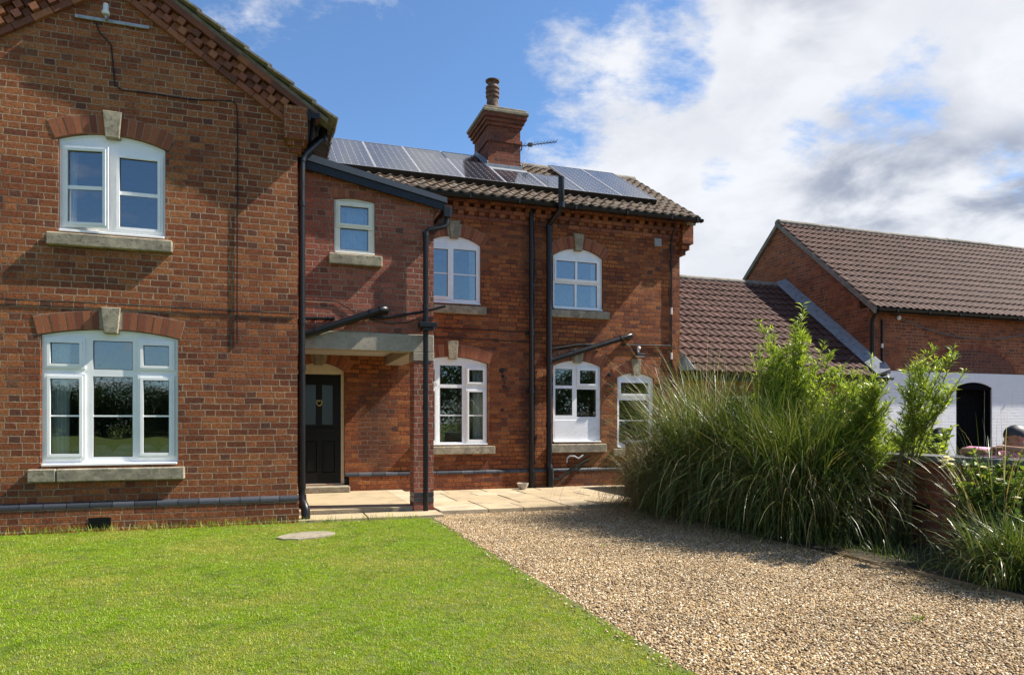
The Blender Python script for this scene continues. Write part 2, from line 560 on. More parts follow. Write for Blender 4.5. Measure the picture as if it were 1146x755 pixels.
M['denim'] = plain_mat('denim', (0.03, 0.04, 0.07), 0.9)


def glass_mat(name, refl=0.16, tint=(0.86, 0.90, 0.90), rough=0.0):
    m = bpy.data.materials.new(name)
    m.use_nodes = True
    nt = m.node_tree
    nt.nodes.clear()
    h = N(nt)
    out = h.n('ShaderNodeOutputMaterial')
    tr = h.n('ShaderNodeBsdfTransparent'); tr.inputs[0].default_value = (*tint, 1)
    gl = h.n('ShaderNodeBsdfGlossy'); gl.inputs['Roughness'].default_value = rough
    gl.inputs[0].default_value = (0.95, 0.97, 1.0, 1)
    P = h.pos()
    h.put(gl.inputs['Normal'], h.bump(h.noise(P, 1.6, 1.0), 0.002))
    fr = h.n('ShaderNodeFresnel'); fr.inputs['IOR'].default_value = 1.5
    fac = h.m('ADD', h.m('MULTIPLY', fr.outputs[0], 1.5), refl, clamp=True)
    mx = h.n('ShaderNodeMixShader')
    h.put(mx.inputs[0], fac)
    nt.links.new(tr.outputs[0], mx.inputs[1]); nt.links.new(gl.outputs[0], mx.inputs[2])
    nt.links.new(mx.outputs[0], out.inputs[0])
    return m


M['glass'] = glass_mat('glass', 0.085)
M['door_glass'] = glass_mat('door_glass', 0.02, (0.30, 0.31, 0.31), 0.25)


def leaf_mat(name, cols, trans=0.45, rough=0.45, spec=0.4, patch=None):
    m = bpy.data.materials.new(name)
    m.use_nodes = True
    nt = m.node_tree
    h = N(nt)
    b = nt.nodes['Principled BSDF']
    b.inputs['Roughness'].default_value = rough
    b.inputs['Specular IOR Level'].default_value = spec
    out = nt.nodes['Material Output']
    g = h.n('ShaderNodeNewGeometry')
    rnd = g.outputs['Random Per Island']
    if patch is not None:                               # wide dry / lush patches of a lawn
        P = g.outputs['Position']
        xy = h.vm('MULTIPLY', P, (1, 1, 0))
        oi = h.n('ShaderNodeObjectInfo').outputs['Random']
        rnd = h.m('FRACT', h.m('ADD', rnd, h.m('MULTIPLY', oi, 3.7)))
    col = h.ramp(rnd, [(i / (len(cols) - 1), c) for i, c in enumerate(cols)])
    if patch is not None:
        lush = h.noise(h.vm('ADD', xy, (3, 11, 0)), 2.3, 4.0, 0.65)
        col = h.mix(h.smooth(lush, 0.50, 0.66, 0.0, 0.55), col, (0.075, 0.15, 0.006))
        a = h.noise(xy, 0.85, 4.0, 0.6)
        c2 = h.noise(h.vm('ADD', xy, (7, 3, 0)), 5.0, 3.0, 0.6)
        f = h.m('ADD', h.m('MULTIPLY', a, 0.75), h.m('MULTIPLY', c2, 0.32))
        f = h.m('ADD', f, h.m('MULTIPLY', h.m('SUBTRACT', rnd, 0.5), 0.20))
        col = h.mix(h.smooth(f, 0.49, 0.64, 0.0, 0.80), col, patch)
    h.put(b.inputs['Base Color'], col)
    tl = h.n('ShaderNodeBsdfTranslucent')
    h.put(tl.inputs[0], h.mix(1.0, col, (1.25, 1.2, 0.6), 'MULTIPLY'))
    mx = h.n('ShaderNodeMixShader')
    mx.inputs[0].default_value = trans
    nt.links.new(b.outputs[0], mx.inputs[1]); nt.links.new(tl.outputs[0], mx.inputs[2])
    nt.links.new(mx.outputs[0], out.inputs[0])
    return m


M['lawn_blade'] = leaf_mat('lawn_blade', [(0.115, 0.225, 0.002), (0.190, 0.325, 0.004), (0.265, 0.39, 0.008), (0.38, 0.44, 0.04)], 0.42, patch=(0.38, 0.37, 0.07))
M['reed_green'] = leaf_mat('reed_green', [(0.026, 0.050, 0.008), (0.048, 0.085, 0.013), (0.075, 0.12, 0.020), (0.115, 0.16, 0.032), (0.26, 0.25, 0.11)], 0.28, rough=0.38, spec=0.5)
M['reed_dry'] = leaf_mat('reed_dry', [(0.10, 0.09, 0.03), (0.17, 0.13, 0.05), (0.26, 0.19, 0.09), (0.36, 0.28, 0.15)], 0.3)
M['straw'] = leaf_mat('straw', [(0.40, 0.34, 0.20), (0.55, 0.48, 0.32)], 0.3)
M['willow'] = leaf_mat('willow', [(0.13, 0.22, 0.025), (0.20, 0.30, 0.035), (0.28, 0.36, 0.05), (0.36, 0.42, 0.09)], 0.45, rough=0.35)
M['rose_leaf'] = leaf_mat('rose_leaf', [(0.04, 0.085, 0.02), (0.08, 0.15, 0.03), (0.13, 0.21, 0.035), (0.26, 0.28, 0.04)], 0.4)
M['hedge_leaf'] = leaf_mat('hedge_leaf', [(0.02, 0.040, 0.010), (0.032, 0.058, 0.013), (0.05, 0.08, 0.018)], 0.15, rough=0.95, spec=0.03)
M['petal'] = leaf_mat('petal', [(0.80, 0.77, 0.66), (0.86, 0.84, 0.78)], 0.35)
M['stem'] = plain_mat('stem', (0.10, 0.09, 0.035), 0.7)
M['bark'] = plain_mat('bark', (0.09, 0.065, 0.045), 0.95, var=0.3, bump=0.02)


def tile_mat(name, cols, lich, lamt, rough=0.75):
    m, h, b = new_mat(name, rough=rough, spec=0.18)
    uv = h.n('ShaderNodeUVMap', uv_map='tiles').outputs[0]
    fl = h.vm('FLOOR', uv)
    rid, _ = h.white(fl)
    P = h.pos()
    col = h.ramp(h.m('ADD', h.m('MULTIPLY', rid, 0.6), h.m('MULTIPLY', h.noise(P, 0.9, 4.0, 0.6), 0.45)), [(i / (len(cols) - 1), c) for i, c in enumerate(cols)])
    n1 = h.noise(P, 10.0, 6.0, 0.7)
    col = h.mix(h.smooth(n1, 0.50, 0.72, 0.0, lamt), col, lich)
    col = h.mix(h.smooth(h.noise(P, 55.0, 4.0, 0.7), 0.5, 0.75, 0.0, 0.4), col, (0.03, 0.024, 0.022))
    h.put(b.inputs['Base Color'], col)
    h.put(b.inputs['Normal'], h.bump(h.noise(P, 70.0, 4.0, 0.7), 0.003))
    return m


M['tile_brown'] = tile_mat('tile_brown', [(0.038, 0.018, 0.014), (0.064, 0.030, 0.023), (0.092, 0.046, 0.035)], (0.12, 0.09, 0.07), 0.35)
M['tile_old'] = tile_mat('tile_old', [(0.10, 0.070, 0.050), (0.15, 0.108, 0.076), (0.20, 0.15, 0.105)], (0.33, 0.31, 0.26), 0.75)
M['verge_mortar'] = stone_mat('verge_mortar', (0.25, 0.225, 0.19), (0.17, 0.15, 0.125), (0.085, 0.078, 0.065))


# ------------------------------------------------------------------ tiled roof sheet
def tile_roof(name, parent, mat, p0, udir, sdir, width, slope, gauge=0.30, period=0.20, amp=0.020, sub=8, seed=0, **t):
    """interlocking tiles: a wave across the slope, a step at every course"""
    rg = np.random.default_rng(seed)
    u, s_ = Vector(udir).normalized(), Vector(sdir).normalized()
    n = u.cross(s_).normalized()
    nt_ = int(math.ceil(width / period))
    uu = np.linspace(0, nt_ * period, nt_ * sub + 1)
    ph = (uu / period) % 1.0
    prof = amp * (np.where(ph < 0.55, np.sin(np.pi * ph / 0.55), -0.35 * np.sin(np.pi * (ph - 0.55) / 0.45)))
    uu = np.minimum(uu, width)
    rows = int(math.ceil(slope / gauge))
    V, F, UV = [], [], []
    k = len(uu)
    jit0 = rg.normal(0, 0.006, (rows, nt_ + 1))
    for i in range(rows):
        v0, v1 = i * gauge, min((i + 1) * gauge + 0.02, slope)
        tilt = jit0[i][np.minimum((np.arange(k) // sub), nt_)]
        for (vv, hh) in ((v0 + 0.002, 0.012), (v0, 0.048), (v1, 0.016)):
            base = len(V)
            ext = rg.normal(0, 0.0025)
            for q in range(k):
                pt = Vector(p0) + u * float(uu[q]) + s_ * (vv + (float(tilt[q]) if hh > 0.02 else 0.0)) + n * float(prof[q] + hh + (ext if hh > 0.02 else 0))
                V.append(pt[:])
        b0 = len(V) - 3 * k
        for lay in (0, 1):
            for q in range(k - 1):
                a = b0 + lay * k + q
                F.append((a, a + 1, a + k + 1, a + k))
                UV.append((q // sub + 0.5, i + 0.5))
    me = mesh_of(name, V, F, mat, smooth=True)
    l = me.uv_layers.new(name='tiles')
    arr = np.repeat(np.array(UV, dtype=np.float32), 4, axis=0).ravel()
    l.data.foreach_set('uv', arr)
    me.set_sharp_from_angle(angle=R(50))
    return obj(name, me, None, parent, **t)


# ------------------------------------------------------------------ windows
def arch_head(parent, x0, x1, zs, rise, Yw, thick=0.225, key=True, keyw=0.21, key_top=None, key_bot=None, mats=('arch_brick', 'stone'), flat=False, kcx=None):
    """brick voussoirs with a stone keystone over an opening"""
    w = (x1 - x0) / 2
    cx = (x0 + x1) / 2
    rise = max(rise, 0.02)
    r = (w * w + rise * rise) / (2 * rise)
    cz = zs + rise - r
    a0 = math.asin(min(1, (w + 0.03) / r))
    n = max(6, int(round(2 * a0 * (r + thick * 0.3) / 0.083)))
    back = MB()
    seg = 24
    pts_i = [(cx + (r + 0.004) * math.sin(-a0 + 2 * a0 * i / seg), cz + (r + 0.004) * math.cos(-a0 + 2 * a0 * i / seg)) for i in range(seg + 1)]
    pts_o = [(cx + (r + thick) * math.sin(-a0 + 2 * a0 * i / seg), cz + (r + thick) * math.cos(-a0 + 2 * a0 * i / seg)) for i in range(seg + 1)]
    back.prism(pts_i + pts_o[::-1], (), Yw - 0.003, Yw + 0.02)
    vbs = {-1: MB(), 1: MB()}
    kc = cx if kcx is None else kcx
    for i in range(n):
        b0 = -a0 + 2 * a0 * i / n
        b1 = -a0 + 2 * a0 * (i + 1) / n
        g = 0.0045
        am = (b0 + b1) / 2
        if key and abs(cx + (r + thick * .5) * math.sin(am) - kc) < keyw * 0.45:
            continue
        q = []
        jit = random.uniform(-0.002, 0.003)
        for yy in (Yw - 0.007 - jit, Yw + 0.015):
            for (aa, sg) in ((b0, 1), (b1, -1)):
                for rad in (r + 0.006, r + thick - 0.006 + random.uniform(-.004, .004)):
                    aj = aa + sg * g / rad
                    q.append((cx + rad * math.sin(aj), yy, cz + rad * math.cos(aj)))
        vbs[-1 if am < 0 else 1].hull(q)
    for sd_ in (-1, 1):
        o = obj('arch', vbs[sd_], M[mats[0]], parent)
    obj('arch_joint', back, M['mortar'], parent)
    if key:
        kt = key_top if key_top is not None else cz + r + thick + 0.05
        kb = key_bot if key_bot is not None else cz + r - 0.05
        kbm = MB()
        q = []
        for yy, c in ((Yw - 0.045, 0.008), (Yw - 0.038, 0.0), (Yw + 0.06, 0.0)):
            q += [(kc - keyw * .36 + c, yy, kb + c), (kc + keyw * .36 - c, yy, kb + c), (kc + keyw * .5 - c, yy, kt - c), (kc - keyw * .5 + c, yy, kt - c)]
        kbm.hull(q)
        obj('keystone', kbm, M[mats[1]], parent)
    return o


def window(house, x0, x1, z0, zs, rise, Yw, panes, sill=None, sill_th=0.15, key=True, bars=True, recess=0.05, panel=None, key_top=None, split=None, arch_thick=0.225, label=None, frame='upvc'):
    """panes: (x0, x1, z0, z1, casement?, [bar heights], [bar x], opening angle)"""
    yf = Yw + recess
    holes = []
    for p in panes:
        e = 0.025 if p[4] else 0.0
        holes.append([(p[0] - e, p[2] - e), (p[1] + e, p[2] - e), (p[1] + e, p[3] + e), (p[0] - e, p[3] + e)])
    fb = MB()
    g = 0.004
    # rebated holes in casement pairs that share one ring are merged by the caller
    fb.prism(opening(x0 + g, x1 - g, z0 + g, zs - g, rise), holes, yf, yf + 0.07)
    # little outer lip so the frame reads as a section, not a sheet
    out = opening(x0 + g, x1 - g, z0 + g, zs - g, rise)
    inn = opening(x0 + 0.030, x1 - 0.030, z0 + 0.034, zs - 0.022, max(rise - 0.004, 0))
    fb.prism(out, [inn], yf - 0.012, yf - 0.0005)
    w = obj('window', fb, M[frame], house, **({'label': label} if label else {}))
    for p in panes:
        X0, X1, Z0, Z1, case = p[:5]
        bz = p[5] if len(p) > 5 else []
        bx = p[6] if len(p) > 6 else []
        ang = p[7] if len(p) > 7 else 0
        hx, hy = X0 - 0.06, yf - 0.02

        def turn(mb):
            if ang:
                c, s_ = math.cos(ang), math.sin(ang)
                mb.v = [(hx + (vx - hx) * c + (vy - hy) * s_, hy - (vx - hx) * s_ + (vy - hy) * c, vz) for vx, vy, vz in mb.v]
            return mb
        if case:
            e = 0.060
            cb = MB()
            cb.prism([(X0 - e, Z0 - e), (X1 + e, Z0 - e), (X1 + e, Z1 + e), (X0 - e, Z1 + e)], [[(X0, Z0), (X1, Z0), (X1, Z1), (X0, Z1)]], yf - 0.022, yf - 0.001)
            e2 = 0.032
            cb.prism([(X0 - e2, Z0 - e2), (X1 + e2, Z0 - e2), (X1 + e2, Z1 + e2), (X0 - e2, Z1 + e2)], [[(X0, Z0), (X1, Z0), (X1, Z1), (X0, Z1)]], yf - 0.031, yf - 0.0225)
            e3 = 0.022
            cb.prism([(X0 - e3, Z0 - e3), (X1 + e3, Z0 - e3), (X1 + e3, Z1 + e3), (X0 - e3, Z1 + e3)], [[(X0, Z0), (X1, Z0), (X1, Z1), (X0, Z1)]], yf - 0.0005, yf + 0.045)
            obj('casement', turn(cb), M[frame], w)
        yg = yf + (0.004 if case else 0.022)
        gb = MB()
        gb.box(X0 - 0.004, X1 + 0.004, yg, yg + 0.006, Z0 - 0.004, Z1 + 0.004)
        obj('pane', turn(gb), M['glass'], w)
        sb = MB()
        s_ = 0.007
        sb.prism([(X0, Z0), (X1, Z0), (X1, Z1), (X0, Z1)], [[(X0 + s_, Z0 + s_), (X1 - s_, Z0 + s_), (X1 - s_, Z1 - s_), (X0 + s_, Z1 - s_)]], yg - 0.008, yg - 0.001)
        obj('seal', turn(sb), M['seal'], w)
        if bz or bx:
            bb = MB()
            for q in bz:
                t_ = q[1] if isinstance(q, tuple) else 0.010
                q = q[0] if isinstance(q, tuple) else q
                bb.box(X0 + 0.001, X1 - 0.001, yg - 0.013, yg - 0.0015, q - t_, q + t_)
            for q in bx:
                bb.box(q - 0.022, q + 0.022, yg - 0.018, yg - 0.002, Z0 + 0.001, Z1 - 0.001)
            obj('glazing_bar', turn(bb), M[frame], w)
    if panel:
        pb = MB()
        pb.cbox(panel[0], panel[1], yf - 0.006, yf + 0.004, panel[2], panel[3], 0.004)
        obj('panel', pb, M[frame], w)
    # plastic cill under the frame
    cb = MB()
    cb.cbox(x0 + 0.01, x1 - 0.01, Yw - 0.02, yf + 0.02, z0 - 0.004, z0 + 0.022, 0.004)
    obj('cill_board', cb, M[frame], w)
    if sill:
        sb = MB()
        a, b_, zt = sill
        cuts = [a, b_] if not split else [a, split, b_]
        for i in range(len(cuts) - 1):
            q = []
            X0, X1 = cuts[i] + (0.006 if i else 0), cuts[i + 1]
            sb.cbox(X0, X1, Yw - 0.075, Yw + 0.12, zt - sill_th, zt, 0.012)
        obj('sill', sb, M['stone'], w)
    if key is not None:
        arch_head(w, x0, x1, zs, rise, Yw, thick=arch_thick, key=key, key_top=key_top)
    return w


def curtain(x0, x1, z0, z1, y, label, mat='curtain', folds=6):
    V, F = [], []
    n = folds * 8
    for side in (0.0, 0.012):
        for j in range(5):
            t = j / 4
            zz = z1 + (z0 - z1) * t
            for i in range(n + 1):
                u = i / n
                V.append((x0 + (x1 - x0) * u + 0.01 * math.sin(u * 9 + t * 2), y + side + 0.022 * math.sin(u * folds * 2 * math.pi + 0.5 * math.sin(3 * t)), zz))
    k = n + 1
    for s_ in (0, 1):
        for j in range(4):
            for i in range(n):
                a = s_ * 5 * k + j * k + i
                F.append((a, a + 1, a + k + 1, a + k))
    me = mesh_of('curtain', V, F, M[mat], smooth=True)
    return obj('curtain', me, None, None, label=label, cat='curtain', group='curtains inside the windows')


def bullnose(parent, x0, x1, Yw, z0, z1, proud, length=0.235, axis='X', flip=1):
    """a course of rounded blue bricks along a plinth"""
    mb = MB()
    n = max(1, int(round((x1 - x0) / length)))
    L = (x1 - x0) / n
    h_ = z1 - z0
    for i in range(n):
        a, b_ = x0 + i * L + 0.004, x0 + (i + 1) * L - 0.004
        prof = [(0.03, z0), (-proud, z0), (-proud, z0 + h_ * 0.35)] + [(-proud + proud * (1 - math.cos(q * math.pi / 2 / 5)) * 1.0, z0 + h_ * 0.35 + h_ * 0.65 * math.sin(q * math.pi / 2 / 5)) for q in range(1, 6)] + [(0.03, z1)]
        mb2 = MB()
        mb2.prism([(Yw + flip * p, zz) for p, zz in prof], (), a, b_, axis=axis)
        mb.add(mb2.v, mb2.f)
    return obj('blue_brick_course', mb, M['blue_brick'], parent)

# ================================================================== ground
def sheet(name, pts, z, mat, th=0.05, **t):
    mb = MB()
    mb.prism(pts, (), z - th, z, axis='Z')
    return obj(name, mb, mat, None, kind='structure', **t)


def grass_ground_mat():
    m, h, b = new_mat('field', rough=0.95, spec=0.1)
    P = h.pos()
    n1 = h.noise(P, 0.35, 6.0, 0.65)
    n2 = h.noise(P, 9.0, 5.0, 0.7)
    col = h.mix(h.smooth(n1, 0.35, 0.65), (0.055, 0.09, 0.014), (0.11, 0.12, 0.03))
    col = h.mix(h.smooth(n2, 0.4, 0.7, 0.0, 0.6), col, (0.06, 0.09, 0.015))
    h.put(b.inputs['Base Color'], col)
    h.put(b.inputs['Normal'], h.bump(n2, 0.03))
    return m


def gravel_base_mat():
    m, h, b = new_mat('gravel_base', rough=0.95, spec=0.15)
    P = h.pos()
    vo = h.n('ShaderNodeTexVoronoi'); h.put(vo.inputs['Vector'], P); vo.inputs['Scale'].default_value = 75
    r = h.xyz(vo.outputs['Color'])[0]
    col = h.ramp(r, [(0, (0.05, 0.036, 0.022)), (0.5, (0.15, 0.10, 0.055)), (1, (0.26, 0.19, 0.11))])
    h.put(b.inputs['Base Color'], col)
    h.put(b.inputs['Normal'], h.bump(vo.outputs['Distance'], 0.01, 1.0))
    return m


M['field'] = grass_ground_mat()
M['gravel_base'] = gravel_base_mat()
M['lawn_soil'] = plain_mat('lawn_soil', (0.085, 0.105, 0.012), 0.95, var=0.3, scale=20.0, bump=0.01)
sheet('ground', [(-900, -900), (900, -900), (900, 900), (-900, 900)], -0.10, M['field'], 0.5)
sheet('lawn', [(-30, -3), (2.10, -3), (2.10, 9.66), (-30, 9.66)], -0.012, M['lawn_soil'], 0.08)
sheet('gravel_path', [(2.104, -3), (5.30, -3), (5.30, 9.82), (2.24, 9.82), (2.104, 9.66)], -0.022, M['gravel_base'], 0.07)
sheet('planting_bed', [(5.312, -3), (6.546, -3), (6.546, 12.8), (5.312, 12.8)], 0.012, M['soil'], 0.12)
sheet('courtyard', [(6.90, -8), (40, -8), (40, 13.19), (6.90, 13.19)], -0.03, M['gravel_base'], 0.06)


def slab_mat():
    m, h, b = new_mat('paving', rough=0.9, spec=0.2)
    g = h.n('ShaderNodeNewGeometry')
    P = g.outputs['Position']
    col = h.ramp(g.outputs['Random Per Island'], [(0, (0.34, 0.265, 0.165)), (0.5, (0.40, 0.32, 0.205)), (1, (0.44, 0.365, 0.255))])
    n1 = h.noise(P, 2.6, 6.0, 0.65)
    col = h.mix(h.smooth(n1, 0.45, 0.66, 0.0, 0.5), col, (0.20, 0.165, 0.12))
    col = h.mix(h.smooth(h.noise(P, 45.0, 4.0, 0.7), 0.5, 0.75, 0.0, 0.4), col, (0.16, 0.135, 0.10))
    h.put(b.inputs['Base Color'], col)
    h.put(b.inputs['Normal'], h.bump(h.noise(P, 30.0, 6.0, 0.7), 0.006))
    return m


M['paving'] = slab_mat()
sheet('patio_bed', [(2.26, 9.94), (8.0, 9.94), (8.0, 12.80), (2.26, 12.80)], 0.012, M['soil'], 0.06)
pat = MB()
ys = [9.86, 10.52, 11.02, 11.75, 12.30, 12.82]
for i in range(len(ys) - 1):
    x = 2.262 - random.uniform(0, 0.0)
    while x < 7.9:
        w_ = random.choice([0.55, 0.72, 0.90, 1.05])
        x2 = min(x + w_, 8.0)
        dz = random.uniform(-0.004, 0.004)
        yo = random.uniform(-0.006, 0.006)
        pat.cbox(x + 0.008, x2 - 0.008, ys[i] + 0.008 + yo, ys[i + 1] - 0.008 + yo, -0.02, 0.050 + dz, 0.006)
        x = x2
obj('patio', pat, M['paving'], None, kind='structure')
pth = MB()
for a, b_ in ((0.32, 1.21), (1.226, 2.27)):
    pth.cbox(a, b_, 9.62, 10.13, -0.03, 0.028, 0.006)
obj('path', pth, M['paving'], None, kind='structure')

# ================================================================== HOUSE 1: gabled wing on the left
X0, X1, YF = -4.01, 0.31, 9.70
AP = (X0 + X1) / 2
SL = 0.669


def rz(x):                                           # underside of the lowest rake course
    return 6.55 - SL * abs(x - AP)


gable = thing('gabled_house', (AP, YF, 0), 'gabled red brick end of the house with two large white windows facing the lawn', 'house')
front = MB()
outl = [(X0, 0.30), (X1, 0.30), (X1, rz(X1) + 0.45), (AP, rz(AP) + 0.45), (X0, rz(X0) + 0.45)]
w0 = (-2.60, -1.12, 0.79, 2.35, 0.085)
w1 = (-2.42, -1.265, 3.59, 4.70, 0.11)
front.prism(outl, [opening(*w0), opening(*w1)], YF, YF + 0.23)
obj('front_wall', front, M['brick_gable'], gable)
sh = MB()
sh.box(X1 - 0.22, X1 - 0.001, YF + 0.231, 17.6, -0.05, 5.30)
sh.box(X0 + 0.001, X0 + 0.22, YF + 0.231, 17.6, -0.05, 5.30)
sh.prism([(X0 + 0.221, -0.05), (X1 - 0.221, -0.05), (X1 - 0.221, 5.3), (AP, 6.9), (X0 + 0.221, 5.3)], (), 17.4, 17.6)
obj('side_wall', sh, M['brick_gable'], gable)
fl = MB()
fl.box(X0 + 0.23, X1 - 0.23, YF + 0.24, 17.39, 2.72, 2.95)
fl.box(X0 + 0.23, X1 - 0.23, YF + 0.24, 17.39, 0.30, 0.36)
fl.box(X0 + 0.23, X1 - 0.23, 13.6, 13.7, 0.361, 2.719)
fl.box(X0 + 0.23, X1 - 0.23, 13.6, 13.7, 2.951, 5.2)
fl.box(X0 + 0.23, X1 - 0.23, YF + 0.24, 17.39, 5.25, 5.35)
obj('room', fl, M['plaster'], gable)
pl = MB()
pl.box(X0, X1 + 0.02, YF - 0.045, YF + 0.2, -0.05, 0.28)
obj('plinth', pl, M['brick_gable'], gable)
bullnose(gable, X0, X1 + 0.02, YF, 0.281, 0.352, 0.052)
av = MB()
for i in range(4):
    av.box(-2.09, -1.86, YF - 0.052, YF - 0.042, 0.045 + i * 0.028, 0.058 + i * 0.028)
for i in range(9):
    av.box(-2.09 + i * 0.0272, -2.078 + i * 0.0272, YF - 0.0515, YF - 0.0425, 0.04, 0.155)
av.box(-2.095, -1.855, YF - 0.0465, YF - 0.0447, 0.035, 0.16)
obj('air_vent', av, M['black_paint'], gable)

# rake cornice: brick course, two rows of dentils, brick course, mortar bed, tile edges
def rake_piece(mb, side, s0, s1, h0, h1, y0, y1, c=0.0):
    """a block lying along the rake: s along the slope from the apex, h square to it"""
    ux, uz = math.cos(math.atan(SL)) * side, -math.sin(math.atan(SL))
    nx_, nz_ = math.sin(math.atan(SL)) * side, math.cos(math.atan(SL))
    bx, bz = AP, rz(AP)
    q = []
    for yy in (y0, y1):
        for s_, h_ in ((s0, h0), (s1, h0), (s1, h1), (s0, h1)):
            q.append((bx + ux * s_ + nx_ * h_, yy, bz + uz * s_ + nz_ * h_))
    mb.hull(q)


LS = (0.14 - AP) / math.cos(math.atan(SL))
for side in (1, -1):
    cor, den, mor = MB(), MB(), MB()
    n_ = int(LS / 0.24)
    for i in range(n_ + 1):
        a = i * 0.24 + 0.004 + (0.12 if i == 0 else 0) * 0
        b_ = min((i + 1) * 0.24 - 0.004, LS + 0.07)
        if b_ - a < 0.03: continue
        j = random.uniform(-.003, .003)
        rake_piece(cor, side, a + (0.04 if i == 0 else 0), b_, 0.006, 0.078, YF - 0.055 + j, YF + 0.05)
        rake_piece(cor, side, a + (0.08 if i == 0 else 0), min(b_ + 0.1, LS + 0.32) if i < n_ else LS + 0.32, 0.262, 0.335, YF - 0.125 + j, YF + 0.05)
    n2 = int(LS / 0.105)
    for i in range(n2):
        a = i * 0.105 + 0.02
        pr = 0.045 + (0.055 if i % 2 else 0.0) + random.uniform(-.006, .006)
        rake_piece(den, side, a + 0.07, a + 0.07 + 0.088, 0.087, 0.168, YF - pr, YF + 0.04)
        pr = 0.105 - (0.055 if i % 2 else 0.0) + random.uniform(-.006, .006)
        rake_piece(den, side, a + 0.10, a + 0.10 + 0.088, 0.174, 0.254, YF - pr, YF + 0.04)
    rake_piece(mor, side, 0.06, LS + 0.42, 0.338, 0.385, YF - 0.115, YF + 0.05)
    cor.add(den.v, den.f)
    obj('rake_bricks', cor, M['edge_brick'], gable)
    obj('verge_bed', mor, M['verge_mortar'], gable)
for side in (1, -1):
    vt = MB()
    L_ = LS + 0.52
    n_ = int(L_ / 0.33)
    for i in range(n_ + 1):
        b_ = L_ - i * 0.33
        a = b_ - 0.37
        if b_ < 0.1: break
        mb2 = MB()
        rake_piece(mb2, side, a, b_, 0.393, 0.418, YF - 0.21 + random.uniform(-.012, .012), YF + 0.3)
        ux, uz = math.cos(math.atan(SL)) * side, -math.sin(math.atan(SL))
        nx_, nz_ = math.sin(math.atan(SL)) * side, math.cos(math.atan(SL))
        vs = []
        for (vx, vy, vz) in mb2.v:
            sx = ((vx - AP) * ux + (vz - rz(AP)) * uz)
            lift = 0.03 * (sx - a) / 0.37
            vs.append((vx + nx_ * lift, vy, vz + nz_ * lift))
        vt.add(vs, mb2.f)
    obj('verge_tile', vt, M['verge_mortar'], gable)
for side, nm in ((1, 'roof'), (-1, 'roof')):
    th_ = math.atan(SL)
    e = Vector((AP + math.cos(th_) * side * (LS + 0.50), YF + 0.05, rz(AP) - math.sin(th_) * (LS + 0.50))) + Vector((math.sin(th_) * side, 0, math.cos(th_))) * 0.38
    sdir = Vector((-math.cos(th_) * side, 0, math.sin(th_)))
    if side == 1:
        tile_roof(nm, gable, M['tile_old'], e, (0, 1, 0), sdir, 7.9, LS + 0.5, gauge=0.33, seed=3)
    else:
        tile_roof(nm, gable, M['tile_old'], e + Vector((0, 7.9, 0)), (0, -1, 0), sdir, 7.9, LS + 0.5, gauge=0.33, seed=4)
# corner kneeler
kn = MB()
kn.box(0.14, 0.435, YF - 0.135, YF + 0.22, 4.99, rz(0.30) + 0.30)
kn.box(0.18, 0.400, YF - 0.085, YF + 0.22, 4.92, 4.989)
kn.box(0.22, 0.360, YF - 0.045, YF + 0.22, 4.84, 4.919)
obj('kneeler', kn, M['brick_gable'], gable)
# gutter on the hidden eaves, its end showing
gt = MB()
prof = [(0.47 + 0.058 * (1 - math.cos(a)), 5.33 - 0.058 * math.sin(a)) for a in np.linspace(0, math.pi, 9)]
prof = prof + [(p[0] * 0.92 + 0.528 * 0.08, 5.33 - (5.33 - p[1]) * 0.88) for p in prof[::-1]]
gt.prism(prof, (), YF - 0.17, 12.6)
gt.box(0.44, 0.475, YF - 0.16, 12.6, 5.24, 5.38)
gt.box(0.475, 0.58, YF - 0.178, YF - 0.171, 5.265, 5.335)
obj('gutter', gt, M['black_plastic'], gable)
dp = MB()
dp.tube([(0.372, 9.86, 4.86), (0.372, 9.86, 0.40), (0.372, 9.86, 0.30), (0.372, 9.83, 0.22), (0.372, 9.81, 0.16)], 0.045)
for zz in (4.8, 4.2, 2.62, 2.0, 0.42):
    dp.tube([(0.372, 9.86, zz), (0.372, 9.86, zz + 0.07)], 0.053)
dp.tube([(0.372, 9.855, 0.34), (0.376, 9.84, 0.25), (0.40, 9.78, 0.20), (0.415, 9.75, 0.14), (0.42, 9.74, 0.0)], 0.058)
dp.tube([(0.372, 9.86, 4.85), (0.40, 9.92, 4.93), (0.60, 10.05, 5.18), (0.66, 10.08, 5.23)], 0.055)
dp.tube([(0.66, 10.08, 5.20), (0.66, 10.08, 5.35)], 0.062)
obj('downpipe', dp, M['black_plastic'], gable, smooth=True)

# windows of the gable
p0 = [(-2.51, -2.205, 2.01, 2.26, True), (-2.51, -2.205, 0.93, 1.83, True, [1.385]),
      (-2.065, -1.635, 1.95, 2.30, False), (-2.065, -1.635, 0.885, 1.865, False, [1.385]),
      (-1.515, -1.225, 2.01, 2.26, True), (-1.515, -1.225, 0.93, 1.83, True, [1.385])]
window(gable, *w0, YF, p0, sill=(-2.72, -1.04, 0.755), sill_th=0.155, key_top=2.70, split=-2.43)
p1 = [(-2.325, -1.935, 3.71, 4.57, True, [(4.13, 0.022)], [], R(10)),
      (-1.775, -1.355, 3.70, 4.55, True, [(4.12, 0.022)])]
window(gable, *w1, YF, p1, sill=(-2.53, -1.18, 3.56), key_top=5.08)
curtain(-2.54, -2.33, 0.85, 2.3, YF + 0.15, 'white curtain drawn to the left side of the big lower gable window')
curtain(-2.36, -2.26, 3.62, 4.68, YF + 0.17, 'white curtain at the left edge of the upper gable window')
